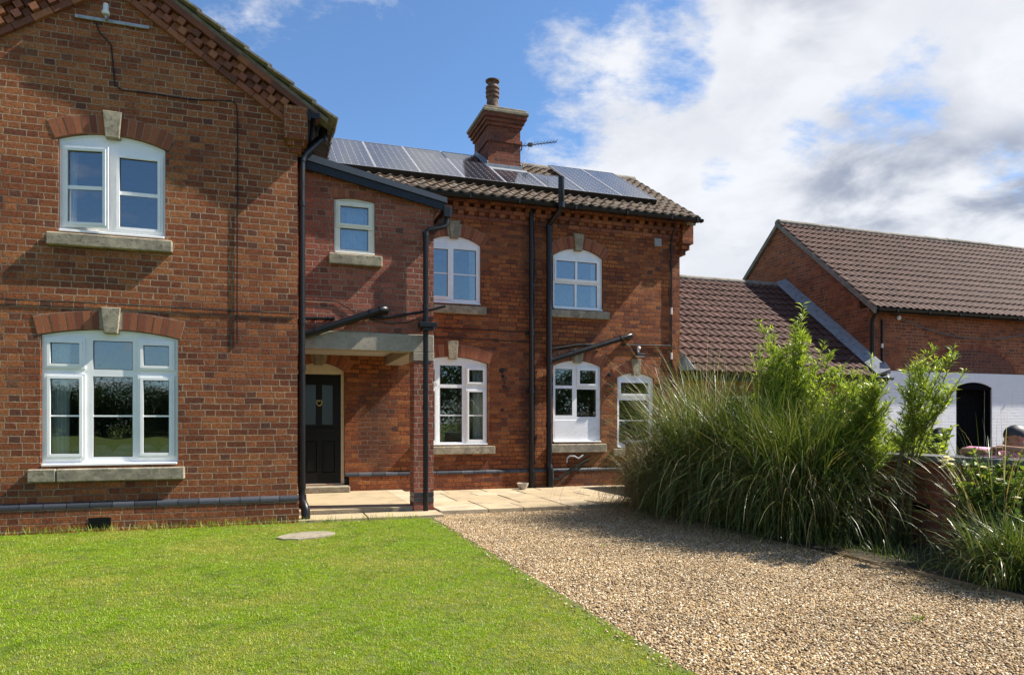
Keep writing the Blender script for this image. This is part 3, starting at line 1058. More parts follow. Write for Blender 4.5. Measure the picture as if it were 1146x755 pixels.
# sofa seen through the glass
sofa = thing('sofa', (-1.7, YF + 0.7, 0.36), 'pale cushioned sofa back behind the big lower gable window', 'sofa')
sb = MB(); sb.cbox(-2.45, -0.9, YF + 0.27, YF + 0.47, 0.37, 0.93, 0.05); obj('backrest', sb, M['sofa'], sofa)
sb = MB(); sb.cbox(-2.45, -0.9, YF + 0.48, YF + 1.10, 0.37, 0.75, 0.05); obj('seat', sb, M['sofa'], sofa)
for a in (-2.42, -1.90, -1.38):
    sb = MB(); sb.cbox(a, a + 0.49, YF + 0.30, YF + 0.55, 0.80, 1.02, 0.07); obj('cushion', sb, M['sofa'], sofa)

# cable, bracket and sensor on the gable
cb = MB()
cpts = [(-2.02, 6.13), (-1.98, 6.02), (-1.86, 5.90), (-1.83, 5.55), (-1.82, 5.42), (-1.74, 5.36), (-1.45, 5.37), (-1.00, 5.36), (-0.62, 5.40), (-0.50, 5.41), (-0.44, 5.38), (-0.425, 5.25), (-0.425, 4.5), (-0.43, 3.2), (-0.43, 2.31)]
cb.tube([(a, YF - 0.012, b_) for a, b_ in cpts], 0.0075, 6)
obj('cable', cb, M['black_plastic'], gable)
cb = MB()
cb.tube([(X0, YF - 0.012, 2.735), (-2.2, YF - 0.013, 2.745), (-1.0, YF - 0.012, 2.735), (X1, YF - 0.012, 2.73)], 0.006, 6)
obj('cable', cb, M['black_plastic'], gable)
br = MB()
br.cbox(-2.24, -1.44, YF - 0.035, YF - 0.010, 6.15, 6.19, 0.003)
for a in (-2.20, -2.04, -1.85, -1.66, -1.48):
    br.tube([(a, YF - 0.04, 6.17), (a, YF - 0.034, 6.17)], 0.010, 8)
br.tube([(-1.90, YF - 0.04, 6.17), (-1.90, YF - 0.09, 6.17), (-1.90, YF - 0.09, 6.22)], 0.014, 8)
bo = obj('wall_bracket', br, M['galv'], gable)
sn = MB()
sn.lathe([(0.0, 0.0), (0.042, 0.0), (0.046, 0.03), (0.03, 0.055), (0.032, 0.10), (0.026, 0.13), (0.0, 0.14)], (-1.90, YF - 0.09, 6.21), 14)
obj('sensor', sn, M['white_plastic'], bo, smooth=True)

# ================================================================== HOUSE 2: two-storey porch
YP = 10.15
XP = 2.235
porch = thing('porch_extension', (1.3, YP, 0), 'two storey brick porch between gabled house and rear wing with black front door below', 'house extension')


def bay_z(x):                                        # underside of the verge board
    return 4.79 - (x - 0.41) * 0.198


wb = (0.82, 1.385, 3.685, 4.44, 0.03)
mb = MB()
mb.prism([(0.315, 2.585), (XP, 2.585), (XP, bay_z(XP) + 0.08), (0.315, bay_z(0.315) + 0.08)], [opening(*wb)], YP, YP + 0.22)
obj('front_wall', mb, M['brick_porch'], porch)
mb = MB()
mb.box(XP - 0.22, XP - 0.001, YP + 0.221, 12.82, 2.586, 4.47)
obj('side_wall', mb, M['brick_porch'], porch)
mb = MB()
mb.cbox(0.32, XP + 0.002, YP - 0.006, YP + 0.24, 2.33, 2.582, 0.006)
mb.cbox(XP - 0.30, XP - 0.003, YP + 0.245, 12.825, 2.34, 2.580, 0.006)
obj('lintel', mb, M['concrete'], porch)
mb = MB()
mb.box(0.32, XP - 0.31, YP + 0.25, 12.82, 2.50, 2.575)
obj('ceiling', mb, M['plaster'], porch)
mb = MB()
mb.box(0.33, XP - 0.23, YP + 0.30, 12.8, 2.60, 2.66)
mb.box(0.33, XP - 0.23, YP + 1.80, YP + 1.85, 2.661, 4.4)
obj('room', mb, M['plaster'], porch)
pier = MB()
pier.box(1.945, XP, YP, YP + 0.33, 0.29, 2.20)
po = obj('pier', pier, M['brick_porch'], porch)
mb = MB()
for zz in (0.145, 0.222):
    a = 1.94
    cuts = [1.94, 2.045, XP + 0.006] if zz < .2 else [1.94, 2.13, XP + 0.006]
    for i in range(2):
        mb.cbox(cuts[i] + 0.004, cuts[i + 1] - 0.004, YP - 0.006, YP + 0.16, zz, zz + 0.068, 0.004)
        mb.cbox(cuts[i] + 0.004, cuts[i + 1] - 0.004, YP + 0.168, YP + 0.336, zz, zz + 0.068, 0.004)
obj('blue_brick', mb, M['blue_brick'], po)
mb = MB()
mb.box(1.945, XP, YP + 0.001, YP + 0.33, -0.02, 0.146)
mb.box(1.95, XP - 0.005, YP + 0.004, YP + 0.325, 0.147, 0.289)
obj('pier_base', mb, M['brick_porch'], po)
mb = MB()
mb.cbox(1.935, XP + 0.005, YP - 0.008, YP + 0.34, 2.203, 2.326, 0.006)
obj('pad_stone', mb, M['concrete'], po)
mb = MB()
mb.cbox(0.32, 1.944, YP + 0.03, 12.82, 0.0, 0.088, 0.008)
mb.box(1.945, XP - 0.01, YP + 0.335, 12.82, 0.0, 0.086)
obj('porch_floor', mb, M['paving'], porch)
# mono-pitch roof with its black verge board
mb = MB()
q = []
mb.prism([(0.33, bay_z(0.33) + 0.09), (2.37, bay_z(2.37) + 0.09), (2.37, bay_z(2.37) + 0.155), (0.33, bay_z(0.33) + 0.155)], (), YP - 0.06, 12.83)
ro = obj('roof', mb, M['dark_metal'], porch)
mb = MB()
mb.prism([(0.325, bay_z(0.325) - 0.005), (2.40, bay_z(2.40) - 0.005), (2.40, bay_z(2.40) + 0.105), (0.325, bay_z(0.325) + 0.105)], (), YP - 0.10, YP - 0.064)
obj('verge_board', mb, M['black_plastic'], ro)
mb = MB()
mb.prism([(0.325, bay_z(0.325) + 0.108), (2.41, bay_z(2.41) + 0.108), (2.41, bay_z(2.41) + 0.185), (0.325, bay_z(0.325) + 0.205)], (), YP - 0.125, YP + 0.05)
obj('verge_trim', mb, M['dark_metal'], ro)
mb = MB()
mb.box(2.375, 2.50, YP - 0.09, 12.6, 4.36, 4.44)
mb.cbox(2.36, 2.47, YP - 0.12, YP + 0.10, 4.30, 4.46, 0.008)
obj('gutter', mb, M['black_plastic'], porch)
mb = MB()
mb.tube([(2.42, YP - 0.05, 4.34), (2.42, YP - 0.05, 4.22), (2.39, YP - 0.06, 4.17), (2.15, YP - 0.075, 4.10), (2.10, YP - 0.08, 4.05), (2.10, YP - 0.08, 0.02)], 0.038)
for zz in (4.0, 2.95, 1.5):
    mb.tube([(2.10, YP - 0.08, zz), (2.10, YP - 0.08, zz + 0.06)], 0.045)
obj('downpipe', mb, M['black_plastic'], porch, smooth=True)
mb = MB()
mb.cbox(1.99, 2.25, YP - 0.20, YP - 0.03, 2.675, 2.745, 0.008)
mb.cbox(2.04, 2.20, YP - 0.19, YP - 0.03, 2.63, 2.672, 0.008)
obj('floodlight', mb, M['black_plastic'], porch)
mb = MB()
mb.tube([(0.40, YP - 0.06, 2.50), (0.52, YP - 0.075, 2.545), (1.36, YP - 0.075, 2.865), (1.46, YP - 0.075, 2.90)], [0.05, 0.054, 0.054, 0.05])
mb.tube([(1.30, YP - 0.075, 2.842), (1.34, YP - 0.075, 2.857)], 0.062)
mb.tube([(0.56, YP - 0.075, 2.56), (0.60, YP - 0.075, 2.576)], 0.062)
mb.tube([(1.44, YP - 0.075, 2.893), (1.49, YP - 0.07, 2.908), (1.53, YP - 0.03, 2.91), (1.54, YP + 0.02, 2.91)], [0.058, 0.062, 0.06, 0.055])
obj('waste_pipe', mb, M['black_plastic'], porch, smooth=True)
mb = MB()
mb.tube([(0.34, YP - 0.03, 2.735), (0.80, YP - 0.03, 2.755)], 0.022, 10)
for a in (0.36, 0.55, 0.72, 0.79):
    mb.tube([(a, YP - 0.03, 2.737 + (a - .34) * .043), (a + 0.03, YP - 0.03, 2.738 + (a - .34) * .043)], 0.029, 10)
mb.tube([(1.10, YP - 0.03, 2.78), (1.50, YP - 0.03, 2.80), (2.02, YP - 0.035, 2.90), (2.40, YP - 0.04, 3.01)], 0.02, 10)
obj('waste_pipe', mb, M['black_plastic'], porch, smooth=True)
mb = MB()
mb.tube([(0.42, YP - 0.01, 3.0), (0.85, YP - 0.012, 3.0), (1.10, YP - 0.015, 2.86), (1.35, YP - 0.02, 2.76), (1.6, YP - 0.02, 2.72), (1.85, YP - 0.02, 2.75), (2.06, YP - 0.03, 2.85)], 0.006, 6)
obj('cable', mb, M['black_plastic'], porch)
window(porch, *wb, YP, [(0.905, 1.295, 3.75, 4.06, False), (0.905, 1.295, 4.11, 4.36, True)], sill=(0.74, 1.48, 3.665), sill_th=0.15, key=None, frame='off_white')
mb = MB()
for i in range(8):
    a = 0.80 + i * 0.076
    mb.cbox(a + 0.004, a + 0.070, YP - 0.006, YP + 0.04, 4.482 - abs(i - 3.5) * 0.004, 4.60 - (0.012 * i), 0.003)
obj('soldier_course', mb, M['edge_brick'], porch)
curtain(0.86, 1.34, 3.70, 4.42, YP + 0.15, 'pale blue curtain across the small upper porch window', 'curtain_blue', 5)

# ================================================================== HOUSE 3: rear wing
YB = 12.83
XR = 8.06
wing = thing('rear_wing', (5.2, YB, 0), 'red brick rear wing with solar roof, tall chimney and five white windows', 'house')
wA = (2.70, 3.735, 3.53, 4.65, 0.15)
wB = (5.21, 6.285, 3.545, 4.59, 0.17)
wC = (2.50, 3.87, 0.89, 2.42, 0.12)
wD = (5.21, 6.25, 0.92, 2.42, 0.12)
wE = (6.61, 7.45, 0.80, 2.22, 0.10)
dr = (0.335, 1.215, 0.20, 2.22, 0.14)
mb = MB()
mb.prism([(0.32, 0.41), (dr[0], 0.41), (dr[0], dr[3])] + arc(dr[0], dr[1], dr[3], dr[4])[::-1][1:-1] + [(dr[1], dr[3]), (dr[1], 0.41), (XR, 0.41), (XR, 5.56), (0.32, 5.56)],
         [opening(*wA), opening(*wB), opening(*wC), opening(*wD), opening(*wE)], YB, YB + 0.24)
obj('front_wall', mb, M['brick_wing'], wing)
mb = MB()
RM = 0.61
mb.prism([(YB + 0.241, -0.05), (17.75, -0.05), (17.75, 5.6), (15.3, 7.05), (YB + 0.241, 5.56)], (), XR - 0.23, XR - 0.001, axis='X')
mb.box(0.33, XR - 0.24, 17.5, 17.749, -0.05, 5.6)
obj('side_wall', mb, M['brick_wing'], wing)
mb = MB()
mb.box(0.56, XR - 0.24, YB + 0.25, 17.49, 2.80, 3.02)
mb.box(0.56, XR - 0.24, YB + 0.25, 17.49, 0.20, 0.30)
mb.box(0.56, XR - 0.24, 15.9, 16.0, 0.301, 2.79)
mb.box(0.56, XR - 0.24, 15.9, 16.0, 3.03, 5.4)
mb.box(0.56, XR - 0.24, YB + 0.25, 17.49, 5.42, 5.50)
mb.box(1.6, 1.7, YB + 0.25, 15.89, 0.301, 2.79)
mb.box(4.4, 4.5, YB + 0.25, 15.89, 0.301, 5.41 - 2.63)
mb.box(4.4, 4.5, YB + 0.25, 15.89, 3.03, 5.41)
obj('room', mb, M['plaster'], wing)
mb = MB()
mb.box(1.29, XR, YB - 0.04, YB + 0.2, -0.05, 0.345)
mb.box(0.32, 1.289, YB + 0.002, YB + 0.2, -0.05, 0.199)
mb.box(1.2155, XR, YB + 0.001, YB + 0.2, 0.3455, 0.4095)
obj('plinth', mb, M['brick_wing'], wing)
bullnose(wing, 1.22, XR, YB, 0.346, 0.415, 0.048)
# eaves: corbel course, dentils, top course, soffit, gutter, tiles
mb = MB(); mt = MB()
xx = 2.25
while xx < 8.03:
    mb.cbox(xx, xx + 0.105, YB - 0.062 + random.uniform(-.003, .003), YB + 0.02, 5.205, 5.272, 0.003)
    mb.cbox(xx + 0.10, xx + 0.205, YB - 0.115 + random.uniform(-.003, .003), YB + 0.02, 5.352, 5.424, 0.003)
    xx += 0.205
xx = 2.24
while xx < 8.0:
    mt.cbox(xx + 0.004, xx + 0.231, YB - 0.072, YB + 0.02, 5.277, 5.347, 0.003)
    mt.cbox(xx + 0.004, xx + 0.231, YB - 0.022, YB + 0.02, 5.128, 5.198, 0.003)
    mt.cbox(xx + 0.004, xx + 0.231, YB - 0.125, YB + 0.02, 5.428, 5.498, 0.003)
    xx += 0.235
mt.add(mb.v, mb.f)
obj('eaves_bricks', mt, M['edge_brick'], wing)
mb = MB()
mb.box(8.045, 8.30, YB - 0.14, YB + 0.42, 5.02, 5.50)
mb.box(8.045, 8.235, YB - 0.10, YB + 0.36, 4.90, 5.018)
mb.box(8.045, 8.165, YB - 0.06, YB + 0.30, 4.80, 4.898)
obj('kneeler', mb, M['brick_wing'], wing)
mb = MB()
gx0, gx1 = 2.28, 8.36
prof = [(12.40 + 0.06 * (1 - math.cos(a)), 5.465 - 0.06 * math.sin(a)) for a in np.linspace(0, math.pi, 9)]
prof = prof + [(12.46 + (p[0] - 12.46) * 0.88, 5.465 - (5.465 - p[1]) * 0.88) for p in prof[::-1]]
mb.prism(prof, (), gx0, gx1, axis='X')
mb.box(gx1 - 0.006, gx1, 12.40, 12.52, 5.41, 5.464)
mb.box(gx0, 8.32, 12.525, 12.55, 5.42, 5.56)
for a in (3.4, 4.35, 5.5, 6.6, 7.6, 8.2):
    mb.box(a, a + 0.03, 12.393, 12.53, 5.398, 5.47)
obj('gutter', mb, M['black_plastic'], wing)
ND = Vector((0, -RM, 1)).normalized()
SD = Vector((0, 1, RM)).normalized()
ROOF0 = Vector((0.2, 12.50, 5.485))
slope_len = (15.32 - 12.50) * math.sqrt(1 + RM * RM)
roof = tile_roof('roof', wing, M['tile_old'], ROOF0, (1, 0, 0), SD, 8.12, slope_len, gauge=0.30, period=0.20, amp=0.030, seed=11)
tile_roof('roof', wing, M['tile_old'], Vector((8.32, 18.14, 5.485)), (-1, 0, 0), Vector((0, -1, RM)), 8.12, slope_len, gauge=0.30, period=0.20, amp=0.028, seed=12, label=None)
mb = MB()
x = 0.2
while x < 8.3:
    x2 = min(x + 0.44, 8.33)
    pts = []
    for a in np.linspace(0, math.pi, 9):
        pts.append((15.32 + 0.125 * math.cos(a), 7.185 + 0.10 * math.sin(a) + random.uniform(-.001, .001)))
    mb2 = MB(); mb2.prism(pts + [(15.20, 7.14), (15.44, 7.14)], (), x + 0.004, x2, axis='X')
    dz = random.uniform(-0.006, 0.006)
    mb.add([(a, b_, c + dz) for a, b_, c in mb2.v], mb2.f)
    x = x2
obj('ridge_tile', mb, M['verge_mortar'], wing)
mb = MB()
for i in range(11):                                   # verge tile ends at the right edge
    v = i * 0.30
    for tt in (0,):
        q = []
        for yy, zz in ((v, 0.0), (min(v + 0.31, slope_len), 0.0), (min(v + 0.31, slope_len), 0.045), (v, 0.075)):
            pt = ROOF0 + SD * yy + ND * (zz - 0.03)
            q.append((pt.y, pt.z))
        mb.prism(q, (), 8.26, 8.345, axis='X')
obj('verge_tile', mb, M['tile_old'], wing)
mb = MB()
q = [ROOF0 + ND * -0.05, ROOF0 + SD * slope_len + ND * -0.05, ROOF0 + SD * slope_len + ND * -0.14, ROOF0 + ND * -0.14]
mb.prism([(p.y, p.z) for p in q], (), 8.07, 8.27, axis='X')
obj('barge', mb, M['verge_mortar'], wing)
# chimney
CX0, CX1, CY0, CY1 = 4.36, 5.09, 14.42, 15.50
mb = MB()
mb.box(CX0, CX1, CY0, CY1, 6.2, 7.32)
mb.box(CX0 + 0.002, CX1 - 0.002, CY0 + 0.002, CY1 - 0.002, 7.39, 7.66)
ch = obj('chimney', mb, M['brick_chimney'], wing)
mb = MB()
mb.box(CX0 - 0.03, CX1 + 0.03, CY0 - 0.03, CY1 + 0.03, 7.321, 7.389)
mb.box(CX0 - 0.035, CX1 + 0.035, CY0 - 0.035, CY1 + 0.035, 7.661, 7.74)
mb.box(CX0 - 0.075, CX1 + 0.075, CY0 - 0.075, CY1 + 0.075, 7.741, 7.82)
mb.box(CX0 - 0.115, CX1 + 0.115, CY0 - 0.115, CY1 + 0.115, 7.821, 7.90)
obj('corbel', mb, M['brick_chimney'], ch)
mb = MB()
mb.cbox(CX0 - 0.15, CX1 + 0.15, CY0 - 0.15, CY1 + 0.15, 7.902, 7.97, 0.012)
mb.cbox(CX0 - 0.11, CX1 + 0.11, CY0 - 0.11, CY1 + 0.11, 7.972, 8.035, 0.012)
q = []
for e, zz in ((0.06, 8.037), (-0.12, 8.13)):
    q += [(CX0 - e, CY0 - e, zz), (CX1 + e, CY0 - e, zz), (CX1 + e, CY1 + e, zz), (CX0 - e, CY1 + e, zz)]
mb.hull(q)
obj('chimney_cap', mb, M['cap_stone'], ch)
mb = MB()
mb.lathe([(0.13, 0), (0.135, 0.02), (0.125, 0.16), (0.12, 0.22), (0.145, 0.235), (0.15, 0.27), (0.125, 0.285), (0.125, 0.315), (0.15, 0.33), (0.152, 0.365), (0.125, 0.38),
          (0.125, 0.41), (0.148, 0.425), (0.148, 0.455), (0.12, 0.47), (0.10, 0.51), (0.105, 0.56), (0.15, 0.575), (0.155, 0.60), (0.10, 0.615), (0.0, 0.60)], (CX0 + 0.16, CY0 + 0.20, 8.11), 20)
obj('chimney_pot', mb, M['terracotta'], ch, smooth=True)
mb = MB()
mb.box(CX0 - 0.035, CX1 + 0.035, CY0 - 0.03, CY0 - 0.002, 6.58, 6.84)
mb.prism([(CY0 - 0.031, 6.60), (15.3, 7.16), (15.3, 7.42), (CY0 - 0.031, 6.88)], (), CX0 - 0.032, CX0 - 0.003, axis='X')
mb.prism([(CY0 - 0.031, 6.60), (15.3, 7.16), (15.3, 7.42), (CY0 - 0.031, 6.88)], (), CX1 + 0.003, CX1 + 0.032, axis='X')
q = [ROOF0 + SD * ((CY0 - 0.28 - 12.5) * math.sqrt(1 + RM * RM)) + ND * 0.085, ROOF0 + SD * ((CY0 - 12.5) * math.sqrt(1 + RM * RM)) + ND * 0.10]
mb.hull([(xx, p.y, p.z + d_) for xx in (CX0 - 0.12, CX1 + 0.12) for p in q for d_ in (0, 0.012)])
obj('flashing', mb, M['lead'], ch)

# windows of the wing
window(wing, *wA, YB, [(2.80, 3.10, 3.66, 4.54, True, [4.09]), (3.215, 3.655, 3.62, 4.56, False, [4.09])], sill=(2.60, 3.83, 3.49), key_top=5.07)
window(wing, *wB, YB, [(5.285, 6.165, 4.145, 4.50, True, [], [5.72]), (5.255, 6.18, 3.61, 4.05, False, [], [5.715])], sill=(5.13, 6.41, 3.52), key_top=5.04)
window(wing, *wC, YB, [(2.60, 2.85, 2.07, 2.30, True), (2.60, 2.85, 0.98, 1.89, True, [1.44]),
                       (2.955, 3.38, 2.02, 2.375, False), (2.955, 3.38, 0.94, 1.955, False, [1.44]),
                       (3.51, 3.785, 2.07, 2.30, True), (3.51, 3.785, 0.985, 1.885, True, [1.44])], sill=(2.38, 4.0, 0.865), key_top=2.83)
window(wing, *wD, YB, [(5.275, 5.64, 2.04, 2.365, False), (5.275, 5.64, 1.45, 1.98, False), (5.79, 6.14, 2.08, 2.345, True), (5.735, 6.16, 1.42, 1.97, False)],
       sill=(5.11, 6.34, 0.885), sill_th=0.17, key_top=2.77, panel=(5.26, 6.20, 0.955, 1.36))
window(wing, *wE, YB, [(6.70, 7.335, 1.895, 2.12, True), (6.675, 7.36, 0.9, 1.765, False, [1.35])], sill=(6.5, 7.55, 0.78), key_top=2.60, arch_thick=0.21)
curtain(3.55, 3.72, 3.56, 4.6, YB + 0.16, 'white curtain in the upper wing window next to the porch')
curtain(3.62, 3.84, 0.95, 2.4, YB + 0.17, 'cream curtain in the lower wing window next to the porch pier')
curtain(6.10, 6.24, 3.58, 4.6, YB + 0.17, 'white curtain at the right of the upper wing window beside the tall pipe')

# front door in the porch
mb = MB()
mb.prism(opening(dr[0] + 0.004, dr[1] - 0.004, 0.205, dr[3] - 0.004, dr[4]), [[(dr[0] + 0.07, 0.206 + 0.02), (dr[1] - 0.06, 0.206 + 0.02), (dr[1] - 0.06, 2.16), (dr[0] + 0.07, 2.16)]], YB + 0.05, YB + 0.13)
frm = obj('door_frame', mb, M['cream'], wing)
DX0, DX1, DZ0, DZ1 = dr[0] + 0.075, dr[1] - 0.065, 0.205, 2.155
mb = MB()
gls = [(DX0 + 0.13, DX0 + 0.315, 1.27, 1.97), (DX0 + 0.42, DX0 + 0.605, 1.27, 1.97)]
pan = [(DX0 + 0.11, DX0 + 0.33, 0.42, 0.98), (DX0 + 0.42, DX0 + 0.64, 0.42, 0.98)]
rect = lambda a, b_, c, d_: [(a, c), (b_, c), (b_, d_), (a, d_)]
mb.prism(rect(DX0, DX1, DZ0, DZ1), [rect(*g_) for g_ in gls + pan], YB + 0.075, YB + 0.12)
door = obj('door', mb, M['black_paint'], wing)
mb = MB()
for g_ in pan:
    mb.cbox(g_[0] + 0.001, g_[1] - 0.001, YB + 0.095, YB + 0.112, g_[2] + 0.001, g_[3] - 0.001, 0.008)
    mb.cbox(g_[0] + 0.04, g_[1] - 0.04, YB + 0.085, YB + 0.0945, g_[2] + 0.04, g_[3] - 0.04, 0.008)
mb.cbox(DX0 + 0.09, DX1 - 0.09, YB + 0.062, YB + 0.0745, 1.14, 1.22, 0.006)
obj('door_panel', mb, M['black_paint'], door)
for g_ in gls:
    mb = MB(); mb.box(g_[0], g_[1], YB + 0.092, YB + 0.10, g_[2], g_[3]); obj('pane', mb, M['door_glass'], door)
    mb = MB(); mb.box(g_[0], g_[1], YB + 0.135, YB + 0.139, g_[2], g_[3]); obj('blind', mb, M['grey_plastic'], door)
mb = MB()
mb.tube([(DX0 + 0.37 + 0.045 * math.sin(a), YB + 0.066, 1.66 - 0.055 * math.cos(a)) for a in np.linspace(-2.5, 2.5, 16)], 0.011, 8)
mb.tube([(DX0 + 0.37, YB + 0.074, 1.69), (DX0 + 0.37, YB + 0.055, 1.69)], 0.016, 8)
obj('door_knocker', mb, M['brass'], door, smooth=True)
mb = MB()
mb.lathe([(0, 0), (0.022, 0.004), (0.026, 0.016), (0.014, 0.03), (0.012, 0.04)], (0, 0, 0), 12)
mb.v = [(DX0 + 0.07 + a, YB + 0.04 + c, 1.12 + b_) for a, b_, c in mb.v]
obj('door_handle', mb, M['brass'], door, smooth=True)
arch_head(frm, dr[0], dr[1], dr[3], dr[4], YB, thick=0.22, keyw=0.20, key_top=2.62)
mb = MB()
mb.cbox(0.33, 1.285, YB - 0.26, YB + 0.06, 0.09, 0.195, 0.012)
obj('door_step', mb, M['step_stone'], wing)

# pipes and cables on the wing
mb = MB()
mb.tube([(4.72, YB - 0.09, 5.40), (4.72, YB - 0.09, 0.03)], 0.043)
for zz in (5.12, 3.9, 2.98, 1.86, 0.36):
    mb.tube([(4.72, YB - 0.09, zz), (4.72, YB - 0.09, zz + 0.08)], 0.053)
mb.cbox(4.63, 4.81, YB - 0.06, YB - 0.002, 3.00, 3.06, 0.005)
mb.cbox(4.64, 4.80, YB - 0.06, YB - 0.002, 1.88, 1.93, 0.005)
mb.tube([(4.72, YB - 0.09, 0.42), (4.74, YB - 0.11, 0.32), (4.73, YB - 0.10, 0.03)], 0.048)
obj('rainwater_pipe', mb, M['black_plastic'], wing, smooth=True)
mb = MB()
mb.tube([(5.085, YB - 0.10, 0.04), (5.085, YB - 0.10, 5.10), (5.095, YB - 0.12, 5.17), (5.16, YB - 0.47, 5.34), (5.165, YB - 0.52, 5.40), (5.165, YB - 0.52, 5.94)], [0.056, 0.056, 0.056, 0.056, 0.058, 0.058])
for zz in (5.02, 2.46, 1.2, 0.40):
    mb.tube([(5.085, YB - 0.10, zz), (5.085, YB - 0.10, zz + 0.10)], 0.066)
mb.tube([(5.165, YB - 0.52, 5.36), (5.165, YB - 0.52, 5.46)], 0.068)
mb.tube([(5.085, YB - 0.10, 0.48), (5.10, YB - 0.14, 0.38), (5.10, YB - 0.13, 0.04)], 0.064)
obj('soil_pipe', mb, M['black_plastic'], wing, smooth=True)
mb = MB()
mb.tube([(5.10, YB - 0.11, 2.50), (5.22, YB - 0.11, 2.545), (6.72, YB - 0.11, 3.02), (6.84, YB - 0.10, 3.06), (6.89, YB - 0.05, 3.07), (6.90, YB + 0.02, 3.07)], [0.05, 0.054, 0.054, 0.058, 0.056, 0.05])
mb.tube([(6.62, YB - 0.11, 2.99), (6.68, YB - 0.11, 3.008)], 0.064)
obj('waste_pipe', mb, M['black_plastic'], wing, smooth=True)
mb = MB()
mb.tube([(5.14, YB - 0.04, 2.74), (5.7, YB - 0.04, 2.84), (6.3, YB - 0.04, 2.87)], 0.022, 8)
obj('waste_pipe', mb, M['black_plastic'], wing, smooth=True)
mb = MB()
mb.tube([(6.70, YB - 0.02, 2.88), (7.84, YB - 0.02, 2.90)], 0.016, 8)
mb.tube([(7.80, YB - 0.30, 5.46), (7.83, YB - 0.22, 5.34), (7.85, YB - 0.06, 5.20), (7.855, YB - 0.02, 5.05), (7.85, YB - 0.02, 2.92), (7.85, YB - 0.02, 2.25), (7.87, YB - 0.02, 2.15), (7.98, YB - 0.02, 2.08)], 0.018, 8)
for zz in (3.55, 2.62):
    mb.tube([(7.85, YB - 0.022, zz), (7.85, YB - 0.022, zz + 0.14)], 0.02, 8, mi=1)
obj('cable_conduit', mb, [M['black_plastic'], M['white_plastic']], wing)
mb = MB()
mb.tube([(2.5, YB - 0.012, 3.07), (4.0, YB - 0.012, 3.06), (5.05, YB - 0.012, 3.04)], 0.007, 6)
mb.tube([(2.5, YB - 0.012, 2.90), (3.6, YB - 0.012, 2.88), (5.05, YB - 0.012, 2.86)], 0.007, 6)
mb.tube([(4.80, YB - 0.012, 5.0), (4.83, YB - 0.012, 4.6), (4.80, YB - 0.012, 3.9), (4.82, YB - 0.012, 2.2), (4.82, YB - 0.012, 0.5)], 0.006, 6)
mb.tube([(4.20, YB - 0.012, 2.12), (4.19, YB - 0.02, 1.98), (4.26, YB - 0.03, 1.93), (4.32, YB - 0.02, 1.98)], 0.007, 6)
obj('cable', mb, M['black_plastic'], wing)
mb = MB()
mb.tube([(5.16, YB - 0.12, 0.20), (5.30, YB - 0.12, 0.22), (5.70, YB - 0.12, 0.46), (5.86, YB - 0.10, 0.55), (5.92, YB - 0.02, 0.56)], 0.024, 8)
mb.tube([(5.54, YB - 0.12, 0.363), (5.58, YB - 0.12, 0.386)], 0.034, 8)
mb.tube([(5.80, YB - 0.10, 0.52), (5.90, YB - 0.10, 0.57)], 0.036, 8)
obj('drain_pipe', mb, M['black_plastic'], wing, smooth=True)
mb = MB()
mb.tube([(5.46, YB - 0.09, 0.52), (5.46, YB - 0.10, 0.60), (5.52, YB - 0.10, 0.65), (5.62, YB - 0.11, 0.645), (5.70, YB - 0.11, 0.60), (5.80, YB - 0.09, 0.66), (5.84, YB - 0.01, 0.66)], 0.017, 8)
obj('overflow_pipe', mb, M['galv'], wing, smooth=True)
mb = MB()
mb.cbox(7.46, 7.62, YB - 0.015, YB + 0.01, 4.95, 5.11, 0.004)
for i in range(4):
    mb.box(7.48, 7.60, YB - 0.020, YB - 0.0155, 4.975 + i * 0.032, 4.985 + i * 0.032)
obj('air_vent', mb, M['grey_plastic'], wing)
for (a, c, r_) in ((4.15, 2.30, 0.05), (4.17, 2.20, 0.035), (6.43, 2.27, 0.045), (4.16, 1.55, 0.03)):
    mb = MB()
    mb.lathe([(0, 0), (r_, 0.0), (r_ * 0.8, 0.012), (0, 0.016)], (0, 0, 0), 10)
    mb.v = [(a + p[0], YB - p[2] - 0.0005, c + p[1]) for p in mb.v]
    obj('tie_plate', mb, M['black_plastic'], wing)
lamp = thing('outdoor_light', (7.07, YB - 0.05, 2.66), 'small floodlight with round white sensor above the narrow lower window', 'outdoor light')
mb = MB(); mb.cbox(7.03, 7.11, YB - 0.06, YB - 0.001, 2.66, 2.74, 0.006); mb.cbox(6.97, 7.17, YB - 0.16, YB - 0.055, 2.655, 2.705, 0.01)
obj('lamp_body', mb, M['black_plastic'], lamp)
mb = MB(); mb.cbox(6.985, 7.155, YB - 0.155, YB - 0.065, 2.642, 2.653, 0.003); obj('lens', mb, M['white_plastic'], lamp)
mb = MB(); mb.lathe([(0, -0.04), (0.03, -0.028), (0.04, 0), (0.03, 0.028), (0, 0.04)], (7.05, YB - 0.09, 2.82), 14); mb.tube([(7.05, YB - 0.06, 2.74), (7.05, YB - 0.06, 2.80)], 0.02, 8)
obj('sensor', mb, M['white_plastic'], lamp, smooth=True)

